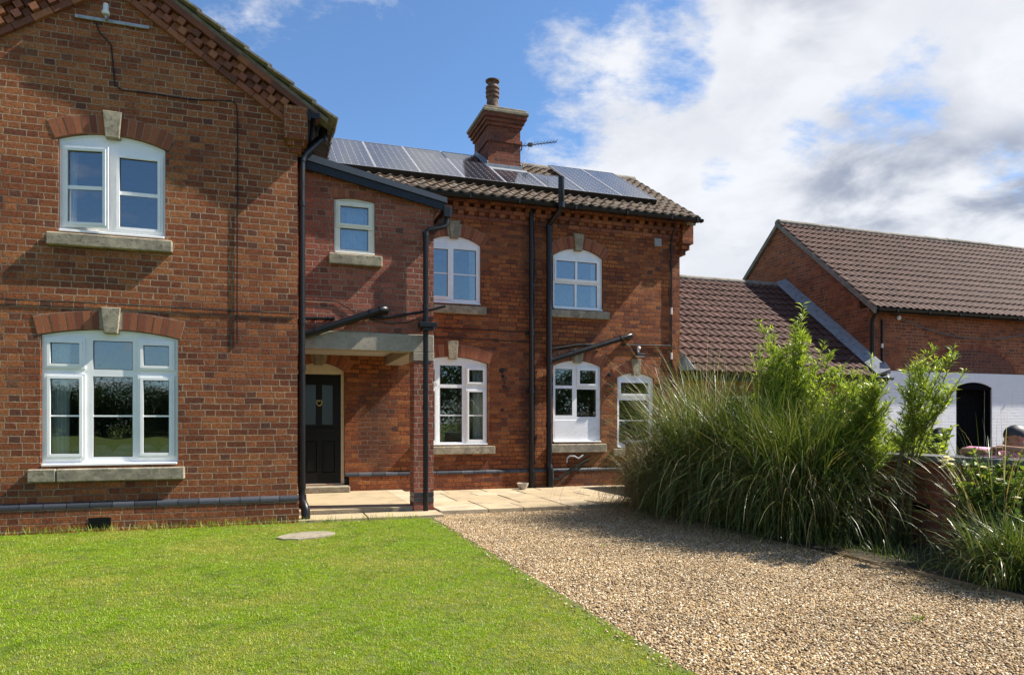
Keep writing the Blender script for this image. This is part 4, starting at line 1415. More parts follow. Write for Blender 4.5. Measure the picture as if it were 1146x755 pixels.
# ------------------------------------------------------------------ solar panels
def panel_mat():
    m, h, b = new_mat('solar_cell', rough=0.10, spec=0.45)
    P = h.n('ShaderNodeTexCoord').outputs['Object']
    x, y, z = h.xyz(P)[:3]
    s_ = 0.133
    fx = h.m('ABSOLUTE', h.m('SUBTRACT', h.m('FRACT', h.m('DIVIDE', x, s_)), 0.5))
    fy = h.m('ABSOLUTE', h.m('SUBTRACT', h.m('FRACT', h.m('DIVIDE', y, s_)), 0.5))
    line = h.m('MAXIMUM', h.m('GREATER_THAN', fx, 0.488), h.m('GREATER_THAN', fy, 0.488))
    dia = h.m('GREATER_THAN', h.m('ADD', fx, fy), 0.90)
    bus = h.m('LESS_THAN', h.m('ABSOLUTE', h.m('SUBTRACT', fx, 0.2)), 0.012)
    n1 = h.noise(P, 3.0, 4.0, 0.6)
    col = h.mix(n1, (0.010, 0.011, 0.018), (0.020, 0.021, 0.030))
    col = h.mix(h.m('MULTIPLY', bus, 0.35), col, (0.25, 0.26, 0.28))
    col = h.mix(h.m('MULTIPLY', line, 0.55), col, (0.20, 0.21, 0.24))
    col = h.mix(dia, col, (0.55, 0.56, 0.58))
    h.put(b.inputs['Base Color'], col)
    h.put(b.inputs['Roughness'], h.smooth(n1, 0.3, 0.7, 0.07, 0.16))
    b.inputs['Coat Weight'].default_value = 0.0
    b.inputs['Coat Roughness'].default_value = 0.05
    return m


M['solar_cell'] = panel_mat()
ang = math.atan(RM)
c_ = math.cos(ang)


def solar_panel(xa, xb, ya, yb, label, group):
    ctr = Vector(((xa + xb) / 2, (ya + yb) / 2, 5.55 + RM * ((ya + yb) / 2 - 12.6) + 0.02)) + ND * 0.115
    L_ = (yb - ya) / c_
    W_ = xb - xa - 0.014
    e = thing('solar_panel', ctr, label, 'solar panel', group, rot=(ang, 0, 0))
    mb = MB()
    mb.prism(rect(-W_ / 2, W_ / 2, -L_ / 2, L_ / 2), [rect(-W_ / 2 + 0.008, W_ / 2 - 0.008, -L_ / 2 + 0.008, L_ / 2 - 0.008)], -0.02, 0.018, axis='Z')
    f_ = obj('frame', mb, M['alu'], e); f_.matrix_parent_inverse = Matrix()
    mb = MB()
    mb.box(-W_ / 2 + 0.0085, W_ / 2 - 0.0085, -L_ / 2 + 0.0085, L_ / 2 - 0.0085, -0.005, 0.012)
    f_ = obj('cell_sheet', mb, M['solar_cell'], e); f_.matrix_parent_inverse = Matrix()
    mb = MB()
    for i in range(int(W_ / 0.02)):
        a = -W_ / 2 + 0.004 + i * 0.02
        mb.box(a, a + 0.012, -L_ / 2 - 0.008, -L_ / 2 - 0.004, -0.115, 0.010)
    mb.box(-W_ / 2 - 0.006, W_ / 2 + 0.006, -L_ / 2 - 0.003, -L_ / 2 - 0.0005, -0.11, 0.0125)
    f_ = obj('bird_mesh', mb, M['black_plastic'], e); f_.matrix_parent_inverse = Matrix()
    return e


xs = [0.95, 1.785, 2.62, 3.46, 4.30, 5.145, 5.975, 6.81, 7.635]
lab = ['full height solar panel at the left end above the porch roof', 'full height solar panel second from the left end of the roof',
       'full height solar panel third from the left end of the roof', 'full height solar panel just left of the chimney foot',
       'short solar panel directly below the chimney', 'short solar panel between the chimney foot and the tall vent pipe',
       'full height solar panel just right of the tall vent pipe', 'full height solar panel at the right end of the roof']
for i in range(8):
    short = i in (4, 5)
    solar_panel(xs[i], xs[i + 1], 13.08, 14.08 if short else 15.10, lab[i], 'solar panels on the rear wing roof')

# television aerial on the chimney
aer = thing('television_aerial', (5.13, 15.2, 7.4), 'thin television aerial sticking out to the right of the chimney', 'aerial')
mb = MB()
mb.tube([(5.11, 15.1, 7.42), (5.28, 15.1, 7.44), (5.36, 15.1, 7.50), (5.37, 15.1, 7.62)], 0.016, 8)
obj('mast', mb, M['dark_metal'], aer, smooth=True)
mb = MB()
mb.tube([(5.30, 15.1, 7.57), (6.22, 15.1, 7.79)], 0.012, 8)
mb.cbox(5.52, 5.62, 15.06, 15.14, 7.60, 7.68, 0.01)
obj('boom', mb, M['dark_metal'], aer)
mb = MB()
for i in range(12):
    t_ = i / 11
    cx_, cz_ = 5.33 + 0.87 * t_, 7.578 + 0.208 * t_
    mb.tube([(cx_, 14.96 + 0.03 * t_, cz_ + 0.012), (cx_, 15.24 - 0.03 * t_, cz_ + 0.012)], 0.006, 6)
obj('elements', mb, M['dark_metal'], aer)
mb = MB()
mb.tube([(5.55, 15.1, 7.60), (5.46, 15.12, 7.35), (5.40, 15.1, 7.12), (5.30, 15.05, 7.0)], 0.005, 6)
obj('cable', mb, M['white_plastic'], aer)

# ================================================================== low tiled link building
link = thing('link_building', (10.8, 12.95, 0), 'low single storey brick building with brown tiled roof between house and barn', 'outbuilding')
mb = MB()
mb.prism([(8.065, -0.05), (13.49, -0.05), (13.49, 2.42), (8.065, 2.42)], [rect(9.3, 10.4, 0.9, 1.9)], 12.96, 13.18)
mb.box(8.065, 13.49, 19.3, 19.5, -0.05, 2.42)
obj('wall', mb, M['brick_barn'], link)
mb = MB()
mb.prism(rect(9.304, 10.396, 0.904, 1.896), [rect(9.36, 9.82, 0.96, 1.84), rect(9.88, 10.34, 0.96, 1.84)], 13.02, 13.08)
wl = obj('window', mb, M['upvc'], link)
mb = MB(); mb.box(9.35, 10.35, 13.045, 13.05, 0.95, 1.85); obj('pane', mb, M['glass'], wl)
LM = 0.79
lsl = math.sqrt(1 + LM * LM)
tile_roof('roof', link, M['tile_brown'], (8.07, 12.70, 2.36), (1, 0, 0), (0, 1, LM), 5.41, 3.5 * lsl, gauge=0.295, period=0.205, amp=0.026, seed=21)
tile_roof('roof', link, M['tile_brown'], (13.48, 19.70, 2.36), (-1, 0, 0), (0, -1, LM), 5.41, 3.5 * lsl, gauge=0.295, period=0.205, amp=0.026, seed=22)
mb = MB()
x = 8.07
while x < 13.2:
    x2 = min(x + 0.45, 13.48)
    pts = [(16.2 + 0.12 * math.cos(a), 5.12 + 0.085 * math.sin(a)) for a in np.linspace(0, math.pi, 8)]
    mb2 = MB(); mb2.prism(pts + [(16.09, 5.07), (16.31, 5.07)], (), x + 0.004, x2, axis='X')
    dz = random.uniform(-.006, .006)
    mb.add([(a, b_, c + dz) for a, b_, c in mb2.v], mb2.f)
    x = x2
obj('ridge_tile', mb, M['verge_mortar'], link)
mb = MB()
mb.box(8.07, 13.56, 12.72, 12.76, 2.20, 2.36)
prof = [(12.58 + 0.055 * (1 - math.cos(a)), 2.34 - 0.055 * math.sin(a)) for a in np.linspace(0, math.pi, 8)]
mb.prism(prof, (), 8.09, 13.60, axis='X')
obj('gutter', mb, M['black_plastic'], link)
mb = MB()
# lead along the abutment with the barn gable and at both lower corners
sd = Vector((0, 1, LM)).normalized(); nd = Vector((0, -LM, 1)).normalized()
for i in range(8):
    a, b_ = i * 0.56, min((i + 1) * 0.56 + 0.03, 4.46)
    q = []
    for v in (a, b_):
        p = Vector((0, 12.72, 2.37)) + sd * v + nd * 0.06
        for (xx, hh) in ((13.20, 0.0), (13.20, 0.012), (13.47, 0.14), (13.495, 0.15), (13.495, 0.0)):
            q.append((xx, p.y + nd.y * (hh + .004 * (i % 2)), p.z + nd.z * (hh + .004 * (i % 2))))
    mb.hull(q)
mb.hull([(13.36, 12.66, 2.46), (13.50, 12.62, 2.58), (13.62, 12.70, 2.44), (13.60, 13.0, 2.62), (13.40, 13.0, 2.70), (13.48, 12.72, 2.72)])
mb.hull([(8.0, 12.66, 2.38), (8.30, 12.62, 2.40), (8.075, 12.64, 2.70), (8.075, 12.80, 2.78), (8.34, 12.78, 2.52), (8.0, 12.80, 2.45)])
obj('flashing', mb, M['lead'], link)

# ================================================================== barn
barn = thing('barn', (18.5, 13.2, 0), 'long brick barn with brown tiled roof, white painted lower wall and dark doorway', 'barn')
BX0, BX1, BY = 13.5, 30.0, 13.20
BD = 6.36
bz = lambda y: 4.02 + 0.853 * (y - 13.05)
dB = (16.28, 17.52, 0.0, 2.20, 0.13)
mb = MB()
mb.prism([(BX0, 2.56), (BX1, 2.56), (BX1, 4.06), (BX0, 4.06)], (), BY, BY + 0.3)
mb.prism([(BY + 0.301, -0.05), (BY + BD, -0.05), (BY + BD, 4.06), (16.38, 6.80), (BY + 0.301, 4.06 + 0.2)], (), BX0, BX0 + 0.3, axis='X')
mb.box(BX0 + 0.301, BX1, BY + BD - 0.3, BY + BD - 0.001, -0.05, 4.06)
mb.prism([(BY + 0.301, -0.05), (BY + BD, -0.05), (BY + BD, 4.06), (16.38, 6.80), (BY + 0.301, 4.06)], (), BX1 - 0.3, BX1 - 0.001, axis='X')
obj('wall', mb, M['brick_barn'], barn)
mb = MB()
o_ = [(BX0, -0.05), (dB[0], -0.05)] + [(dB[0], dB[3])] + arc(dB[0], dB[1], dB[3], dB[4])[::-1][1:-1] + [(dB[1], dB[3]), (dB[1], -0.05), (BX1, -0.05), (BX1, 2.557), (BX0, 2.557)]
mb.prism(o_, (), BY - 0.004, BY + 0.3)
obj('painted_wall', mb, M['brick_white'], barn)
# blocked cart arch above the paint line
mb = MB()
w_ = 1.48; cxA = 16.86
pts = [(cxA + w_ * math.cos(a), 2.562 + 0.60 * math.sin(a)) for a in np.linspace(0, math.pi, 25)]
mb.prism(pts, (), BY - 0.004, BY + 0.05)
obj('blocked_arch', mb, M['brick_old'], barn)
mb = MB()
for i in range(52):
    a0, a1 = math.pi * i / 52 + 0.006, math.pi * (i + 1) / 52 - 0.006
    q = []
    for yy in (BY - 0.008, BY + 0.04):
        for aa, e in ((a0, 0.005), (a1, 0.005), (a1, 0.115), (a0, 0.115)):
            q.append((cxA + (w_ + e) * math.cos(aa), yy, 2.565 + (0.60 + e) * math.sin(aa)))
    mb.hull(q)
obj('arch', mb, M['arch_brick'], barn)
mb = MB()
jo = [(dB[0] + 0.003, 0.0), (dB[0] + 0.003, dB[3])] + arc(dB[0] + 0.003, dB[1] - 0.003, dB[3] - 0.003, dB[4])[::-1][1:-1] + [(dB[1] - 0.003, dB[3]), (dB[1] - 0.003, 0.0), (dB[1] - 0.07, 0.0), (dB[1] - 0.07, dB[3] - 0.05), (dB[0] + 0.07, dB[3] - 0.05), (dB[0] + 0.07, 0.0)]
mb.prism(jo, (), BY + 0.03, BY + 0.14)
dfm = obj('door_frame', mb, M['painted_void'], barn)  # lines the reveals in the same painted dark
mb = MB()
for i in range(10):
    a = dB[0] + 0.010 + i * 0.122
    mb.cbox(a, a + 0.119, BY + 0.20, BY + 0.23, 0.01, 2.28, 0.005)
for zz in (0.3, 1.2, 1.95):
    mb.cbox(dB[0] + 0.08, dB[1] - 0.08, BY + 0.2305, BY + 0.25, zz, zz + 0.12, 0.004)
obj('door', mb, M['painted_void'], barn)  # near-black leaf standing in for the dark interior of the open doorway
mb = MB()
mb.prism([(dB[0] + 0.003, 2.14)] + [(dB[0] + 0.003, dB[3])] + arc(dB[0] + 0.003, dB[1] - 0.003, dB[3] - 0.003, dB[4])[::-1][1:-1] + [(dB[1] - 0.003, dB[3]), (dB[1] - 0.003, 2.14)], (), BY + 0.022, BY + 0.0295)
obj('door_head', mb, M['painted_void'], barn)
tile_roof('roof', barn, M['tile_brown'], (BX0 - 0.06, 12.98, 4.02), (1, 0, 0), (0, 1, 0.853), 16.6, 3.40 * math.sqrt(1 + .853 ** 2), gauge=0.300, period=0.205, amp=0.026, sub=6, seed=31)
tile_roof('roof', barn, M['tile_brown'], (BX1 + 0.1, 19.78, 4.02), (-1, 0, 0), (0, -1, 0.853), 16.6, 3.40 * math.sqrt(1 + .853 ** 2), gauge=0.300, period=0.205, amp=0.026, sub=4, seed=32)
mb = MB()
x = BX0 - 0.05
while x < BX1:
    x2 = min(x + 0.45, BX1 + 0.1)
    pts = [(16.38 + 0.12 * math.cos(a), 6.93 + 0.085 * math.sin(a)) for a in np.linspace(0, math.pi, 8)]
    mb2 = MB(); mb2.prism(pts + [(16.27, 6.88), (16.49, 6.88)], (), x + 0.004, x2, axis='X')
    dz = random.uniform(-.006, .006) - 0.02 * math.sin(max(0, x - 14) * 0.5) ** 2
    mb.add([(a, b_, c + dz) for a, b_, c in mb2.v], mb2.f)
    x = x2
obj('ridge_tile', mb, M['verge_mortar'], barn)
mb = MB()
for (ya, yb) in ((12.98, 16.38), (19.78, 16.38)):
    q = [(ya, 4.02 - 0.13), (yb, 6.92 - 0.12), (yb, 6.92 + 0.02), (ya, 4.02 + 0.02)]
    mb.prism(q, (), BX0 - 0.075, BX0 - 0.001, axis='X')
obj('verge_bed', mb, M['verge_mortar'], barn)
mb = MB()
prof = [(12.86 + 0.055 * (1 - math.cos(a)), 3.99 - 0.055 * math.sin(a)) for a in np.linspace(0, math.pi, 8)]
mb.prism(prof, (), BX0 - 0.02, BX1, axis='X')
mb.box(BX0, BX1, 13.0, 13.03, 3.92, 4.04)
for i in range(16):
    mb.box(14.0 + i * 1.0, 14.03 + i * 1.0, 12.853, 13.0, 3.925, 4.0)
obj('gutter', mb, M['black_plastic'], barn)
mb = MB()
mb.tube([(BX0 + 0.02, 12.98, 3.93), (BX0 + 0.02, 13.10, 3.80), (BX0 + 0.02, 13.13, 3.7), (BX0 + 0.02, 13.13, 2.55)], 0.045)
obj('downpipe', mb, M['black_plastic'], barn, smooth=True)
mb = MB()
mb.tube([(13.86, BY - 0.03, 3.78), (13.86, BY - 0.03, 2.45)], 0.026, 8)
mb.tube([(13.86, BY - 0.03, 3.1), (13.86, BY - 0.03, 3.2)], 0.029, 8, mi=1)
obj('cable_conduit', mb, [M['black_plastic'], M['white_plastic']], barn)
mb = MB()
cp = []
for i in range(40):
    t_ = i / 39
    xx = 14.35 + t_ * 5.2
    cp.append((xx, BY - 0.05, 3.84 - 0.55 * 4 * t_ * (1 - t_) * 0.75 + 0.02 * t_))
mb.tube(cp, 0.012, 6)
lead = obj('festoon_cable', mb, M['dark_metal'], barn)
mb = MB(); mb.lathe([(0, -.06), (.04, -.045), (.055, 0), (.04, .045), (0, .06)], (14.35, BY - 0.06, 3.84), 12)
obj('bulkhead_lamp', mb, M['white_plastic'], barn, smooth=True)
mb = MB(); mb.box(BX0 + 0.31, BX1 - 0.31, 13.51, 19.2, -0.04, 0.0); mb.box(15.0, 15.1, 13.51, 19.2, 0.001, 4.0); mb.box(15.101, 24, 16.0, 16.1, 0.001, 4.0); mb.box(19.5, 19.6, 13.51, 15.99, 0.001, 4.0); mb.box(15.101, 19.49, 13.51, 15.99, 2.9, 3.0)
obj('room', mb, M['dark_timber'], barn)

# ================================================================== garden wall
gw = thing('garden_wall', (6.7, 6, 0), 'low brick garden wall with dark slab coping behind the ornamental grasses', 'wall')
mb = MB()
mb.box(6.56, 6.86, -2.0, 12.4, -0.1, 0.885)
gwb = obj('wall_body', mb, M['brick_garden'], gw)
mb = MB()
y = -2.0
while y < 12.4:
    y2 = min(y + 0.62, 12.42)
    mb.cbox(6.50, 6.92, y + 0.004, y2 - 0.004, 0.888, 0.955, 0.006)
    y = y2
obj('coping', mb, M['coping'], gw)
mb = MB()
mb.box(6.545, 6.5595, 5.62, 5.85, 0.37, 0.44)
for i in range(7):
    mb.box(6.540, 6.5445, 5.63 + i * 0.031, 5.645 + i * 0.031, 0.375, 0.435)
obj('air_vent', mb, M['black_paint'], gw)

# timber edging of the bed, slab in the lawn, bowl
mb = MB()
mb.cbox(5.285, 5.310, 2.0, 5.3, -0.05, 0.018, 0.004)
ed = obj('timber_edging', mb, M['timber'], None, label='thin weathered timber board edging the gravel in front of the bed', cat='edging')
mb = MB()
q = [(0.04, 8.40), (0.12, 8.27), (0.27, 8.22), (0.45, 8.27), (0.60, 8.36), (0.70, 8.50), (0.68, 8.63), (0.56, 8.72), (0.38, 8.74), (0.20, 8.66), (0.09, 8.54)]
mb.prism(q, (), -0.03, 0.007, axis='Z')
obj('stepping_slab', mb, M['step_stone'], None, label='worn grey stone slab sunk in the lawn near the path', cat='stone slab')
mb = MB()
mb.lathe([(0.0, 0.012), (0.06, 0.0), (0.065, 0.012), (0.10, 0.075), (0.108, 0.11), (0.112, 0.118), (0.106, 0.12), (0.095, 0.08), (0.055, 0.025), (0.0, 0.022)], (4.46, 12.50, 0.052), 24)
obj('bowl', mb, M['bowl'], None, smooth=True, label='small pale bowl on the paving at the foot of the black pipes', cat='bowl')


# ================================================================== plants
def ribbons(n, base_fn, len_fn, th0_fn, curl_fn, w_fn, segs=7, az_fn=None, roll=0.0):
    """n arching blades as tapering strips -> verts, faces"""
    az = az_fn(n) if az_fn else rng.uniform(0, 2 * np.pi, n)
    L, th, cu, w = len_fn(n), th0_fn(n), curl_fn(n), w_fn(n)
    P = base_fn(n, az)
    tw = rng.uniform(-0.9, 0.9, n)
    V = np.zeros((n, segs + 1, 2, 3))
    cur = P.copy()
    side_drift = rng.normal(0, 0.12, n)
    for s_ in range(segs + 1):
        t_ = s_ / segs
        a = th + cu * t_ ** 1.7
        hz = az + side_drift * t_
        d = np.stack([np.sin(a) * np.cos(hz), np.sin(a) * np.sin(hz), np.cos(a)], 1)
        sx = np.stack([-np.sin(hz + tw), np.cos(hz + tw), np.zeros(n)], 1)
        ww = (w * (1 - t_ ** 2.2) * (0.75 + 0.25 * min(1, t_ * 5)))[:, None] * 0.5 + 0.0004
        V[:, s_, 0] = cur - sx * ww
        V[:, s_, 1] = cur + sx * ww
        cur = cur + d * (L / segs)[:, None]
    V[..., 2] = np.maximum(V[..., 2], 0.012)
    idx = np.arange(n)[:, None] * (2 * (segs + 1)) + np.arange(segs)[None] * 2
    F = np.stack([idx, idx + 1, idx + 3, idx + 2], -1).reshape(-1, 4)
    return V.reshape(-1, 3), F


def np_mesh(name, V, F, mats, smooth=False, mi=None):
    me = bpy.data.meshes.new(name)
    me.vertices.add(len(V)); me.vertices.foreach_set('co', np.asarray(V, dtype=np.float32).ravel())
    k = F.shape[1]
    me.loops.add(F.size); me.loops.foreach_set('vertex_index', F.astype(np.int32).ravel())
    me.polygons.add(len(F))
    me.polygons.foreach_set('loop_start', np.arange(0, F.size, k, dtype=np.int32))
    me.polygons.foreach_set('loop_total', np.full(len(F), k, dtype=np.int32))
    for m in (mats if isinstance(mats, (list, tuple)) else [mats]):
        me.materials.append(m)
    if mi is not None:
        me.polygons.foreach_set('material_index', mi.astype(np.int32))
    if smooth:
        me.polygons.foreach_set('use_smooth', np.ones(len(F), dtype=bool))
    me.update(calc_edges=True)
    me.validate()
    return me


def clump(x, y, h, r, n, label, dry=0.2, mat='reed_green', name='ornamental_grass', stalks=18, spread=0.5, curl=1.5, group='clumps of ornamental grass', lean=0.0):
    e = thing(name, (x, y, 0.03), label, 'grass clump', group)
    base = lambda k, az: np.stack([x + rng.normal(0, r * .42, k) + 0.12 * np.cos(az), y + rng.normal(0, r * .42, k) + .12 * np.sin(az), np.full(k, 0.02)], 1)
    half = n // 2
    parts_ = [('blades', half, mat, (0.85, 1.25), 0.04, spread * .40, (0.15, 1.0), (.006, .011)),
              ('arching_blades', n - half, mat, (0.75, 1.30), 0.15, spread * .75, (0.7, 1.9), (.006, .011)),
              ('dry_blades', int(n * dry), 'reed_dry', (0.5, 1.2), 0.12, spread * .8, (0.6, 1.9), (.004, .008)),
              ('bent_blades', int(n * .10), 'reed_dry', (0.55, 1.1), 0.10, spread * .5, (1.5, 2.4), (.004, .008)),
              ('skirt', int(n * .8), mat, (0.35, 0.85), 0.45, 0.40, (0.6, 1.8), (.006, .011))]
    for nm, k_, mt_, lr, t0, ts, cr, wr in parts_:
        V, F = ribbons(k_, base, lambda k: h * rng.uniform(*lr, k), lambda k: np.abs(rng.normal(t0, ts, k)), lambda k: curl * rng.uniform(*cr, k), lambda k: rng.uniform(*wr, k) * 1.2, 9)
        obj(nm, np_mesh(nm, V, F, M[mt_]), None, e)
    if stalks:
        V, F = ribbons(stalks, base, lambda k: h * rng.uniform(1.05, 1.45, k), lambda k: np.abs(rng.normal(0.10, 0.20, k)), lambda k: rng.uniform(0.5, 1.7, k), lambda k: rng.uniform(0.004, 0.007, k), 9)
        obj('stalks', np_mesh('stalks', V, F, M['straw']), None, e)
    return e


clump(5.62, 9.35, 1.20, 0.42, 1100, 'low straw coloured grass clump nearest the house windows', dry=0.9, mat='reed_dry', stalks=10, spread=0.6, curl=2.2)
clump(5.66, 8.40, 1.98, 0.50, 2300, 'tallest arching green grass clump with pale feathery tips', dry=0.28, stalks=130, spread=0.60, curl=1.9)
clump(5.80, 7.35, 1.74, 0.46, 2200, 'middle dark green grass clump in front of the willow', dry=0.12, stalks=20, spread=0.55, curl=1.8)
clump(5.70, 6.52, 1.45, 0.36, 2000, 'right hand dark green grass clump ending at the bare stretch of wall', dry=0.12, stalks=8, spread=0.40, curl=1.6)
clump(6.25, 5.90, 0.42, 0.18, 90, 'small thin drooping grass tuft at the foot of the garden wall', dry=0.4, stalks=3, spread=0.8, curl=1.9)
clump(5.70, 4.02, 0.56, 0.34, 1100, 'grass clump at the right edge below the white rose', dry=0.15, stalks=0, spread=0.55, curl=1.9)
clump(6.15, 4.60, 1.15, 0.14, 90, 'tall thin grass tuft with long wispy stalks in front of the man', dry=0.10, stalks=22, spread=0.30, curl=1.0)


def feathers(n, x0, x1, y0, y1, z0, z1):
    """loose pale seed heads over the tall clump, each with its stalk"""
    mb = MB()
    for i in range(n):
        x, y = random.uniform(x0, x1), random.uniform(y0, y1)
        z = random.uniform(z0, z1)
        a = random.uniform(0, 6.28)
        d = Vector((math.cos(a), math.sin(a), 0))
        o = Vector((x, y, z))
        for q in range(26):
            t_ = q / 26
            p = o + d * (0.26 * t_) + Vector((0, 0, 0.16 * t_ - 0.20 * t_ * t_))
            b_ = random.uniform(0, 6.28)
            e = Vector((math.cos(b_), math.sin(b_), random.uniform(-.6, .6))) * 0.03 * (1.1 - t_) + d * 0.03
            sd_ = Vector((-e.y, e.x, 0)).normalized() * 0.0016
            mb.add([p - sd_, p + sd_, p + e], [(0, 1, 2)])
    return mb


for e_ in [o for o in COL.objects if o.get('label', '').startswith('tallest arching')]:
    obj('seed_heads', feathers(34, 5.35, 6.1, 7.9, 8.9, 1.35, 1.85), M['straw'], e_)


def leaf_quads(P, D, L, W, fold=0.25):
    """lance leaves: two quads along a bent midrib. P base, D direction (unit)"""
    n = len(P)
    up = np.tile(np.array([[0, 0, 1.0]]), (n, 1)) + rng.normal(0, 0.5, (n, 3))
    S = np.cross(D, up); S /= np.linalg.norm(S, axis=1)[:, None] + 1e-9
    U = np.cross(S, D)
    mid = P + D * (L * 0.5)[:, None] + U * (L * 0.06)[:, None]
    tip = P + D * L[:, None] - U * (L * rng.uniform(0.0, 0.2, n))[:, None]
    a = mid + S * (W * .5)[:, None] + U * (W * fold * .5)[:, None]
    b = mid - S * (W * .5)[:, None] + U * (W * fold * .5)[:, None]
    V = np.stack([P, a, mid, b, tip], 1).reshape(-1, 3)
    i = np.arange(n)[:, None] * 5
    F = np.concatenate([np.concatenate([i, i + 1, i + 2], 1), np.concatenate([i, i + 2, i + 3], 1), np.concatenate([i + 1, i + 4, i + 2], 1), np.concatenate([i + 2, i + 4, i + 3], 1)], 0)
    return V, F


def shrub(name, stems, label, cat, mat, leafL=(0.05, 0.09), leafW=0.16, per_m=90, start=0.35, group=None, twig=0.28, z0=0.03):
    """stems: list of polylines; lance leaves on stems and on short side twigs"""
    c0 = stems[0][0]
    e = thing(name, c0, label, cat, group)
    st = MB()
    LP, LD = [], []
    for pl in stems:
        pl = [Vector(p) for p in pl]
        st.tube(pl, [0.012 - 0.009 * i / (len(pl) - 1) for i in range(len(pl))], 5)
        tot = sum((pl[i + 1] - pl[i]).length for i in range(len(pl) - 1))
        acc = 0
        for i in range(len(pl) - 1):
            d = pl[i + 1] - pl[i]
            k = max(1, int(d.length * per_m))
            for j in range(k):
                t_ = (j + random.random()) / k
                s_ = (acc + d.length * t_) / tot
                if s_ < start: continue
                p = pl[i] + d * t_
                a = random.uniform(0, 2 * math.pi)
                rad = Vector((math.cos(a), math.sin(a), 0))
                if random.random() < 0.17 and s_ < 0.95:
                    tl = twig * random.uniform(0.4, 1.2) * (1.15 - s_)
                    dirt = (rad * 0.75 + Vector((0, 0, 0.8))).normalized()
                    q = [p, p + dirt * tl * .5, p + dirt * tl + Vector((0, 0, tl * .12))]
                    st.tube(q, [0.0045, 0.003, 0.0015], 4)
                    for m_ in range(int(tl * per_m * 0.9) + 4):
                        f = random.random()
                        pp = p + dirt * tl * f
                        aa = random.uniform(0, 2 * math.pi)
                        LP.append(pp); LD.append((dirt * 0.7 + Vector((math.cos(aa), math.sin(aa), random.uniform(-.2, .7))) * 0.7).normalized())
                else:
                    LP.append(p); LD.append((d.normalized() * random.uniform(.3, 1.0) + rad * 0.8 + Vector((0, 0, random.uniform(-.3, .3)))).normalized())
            acc += d.length
    obj('stems', st, M['stem'], e)
    P = np.array([p[:] for p in LP]); D = np.array([p[:] for p in LD])
    L = rng.uniform(*leafL, len(P))
    V, F = leaf_quads(P, D, L, L * leafW * rng.uniform(.8, 1.2, len(P)))
    obj('leaves', np_mesh('leaves', V, F, M[mat]), None, e)
    return e


def stems_from(x, y, tips, z0=0.03, bow=0.0):
    out = []
    for (tx, ty, tz) in tips:
        bx, by = x + random.uniform(-.12, .12), y + random.uniform(-.12, .12)
        qx, qy = random.gauss(0, bow), random.gauss(0, bow)
        pl = []
        for i in range(8):
            t_ = i / 7
            w_ = math.sin(math.pi * t_) * (0.4 + 0.6 * t_)
            pl.append((bx + (tx - bx) * t_ ** 1.4 + qx * w_ + random.uniform(-.015, .015), by + (ty - by) * t_ ** 1.4 + qy * w_ + random.uniform(-.015, .015), z0 + (tz - z0) * (t_ * 1.12 - 0.12 * t_ * t_)))
        out.append(pl)
    return out


tips = [(6.15, 7.02, 2.76), (6.15, 7.15, 2.55), (6.2, 7.25, 2.45), (6.1, 6.95, 2.42), (6.2, 7.35, 2.30), (6.15, 7.05, 2.30), (6.1, 7.45, 2.25), (6.2, 7.95, 2.68), (6.15, 7.85, 2.30), (6.2, 8.05, 2.2),
        (6.2, 7.60, 2.52), (6.2, 7.70, 2.2), (6.2, 6.75, 2.25), (6.25, 6.65, 2.15), (6.1, 7.6, 2.05), (6.2, 7.3, 2.0), (6.1, 6.9, 2.1), (6.2, 6.5, 1.95), (6.1, 7.75, 2.0), (6.0, 7.2, 2.2)]
tips += [(6.15 + random.uniform(-.12, .12), random.uniform(6.55, 8.0), random.uniform(1.75, 2.3)) for _ in range(9)]
shrub('willow_shrub', stems_from(6.2, 7.3, tips, bow=.11), 'tall bright green willow shrub rising above the grasses against the tiled roof', 'shrub', 'willow', per_m=105, start=0.48, leafL=(0.06, 0.11), leafW=0.16, group='willow shrubs', twig=0.50)
tips = [(6.15, 5.98, 2.02), (6.1, 6.05, 1.85), (6.2, 6.12, 1.75), (6.1, 6.22, 1.88), (6.15, 6.3, 1.65), (6.05, 5.9, 1.7), (6.2, 5.75, 1.55), (6.1, 6.35, 1.95), (6.2, 6.45, 1.8), (6.1, 6.0, 1.5), (6.1, 5.8, 1.35),
        (6.2, 6.2, 1.45), (6.1, 6.5, 1.6)]
tips += [(6.12 + random.uniform(-.12, .12), random.uniform(5.75, 6.65), random.uniform(1.35, 1.85)) for _ in range(9)]
shrub('willow_shrub', stems_from(6.2, 6.2, tips, bow=.10), 'shorter bright willow shrub beside the bare wall in front of the white barn', 'shrub', 'willow', per_m=130, start=0.40, leafL=(0.055, 0.10), leafW=0.15, group='willow shrubs', twig=0.48)
tips = [(6.2, 5.28, 2.06), (6.2, 5.36, 2.0), (6.15, 5.2, 1.95), (6.2, 5.05, 2.02), (6.2, 5.12, 1.9), (6.15, 5.45, 1.75), (6.2, 5.3, 1.7), (6.2, 5.5, 1.45), (6.25, 5.15, 1.6), (6.2, 4.92, 1.80), (6.2, 5.0, 1.66), (6.2, 5.55, 1.88), (6.2, 5.42, 1.98)]
shrub('willow_shrub', stems_from(6.25, 5.78, tips, bow=.07), 'open leggy willow shrub with leafy tops in front of the white barn wall', 'shrub', 'willow', per_m=95, start=0.55, leafL=(0.06, 0.10), leafW=0.15, group='willow shrubs', twig=0.50)
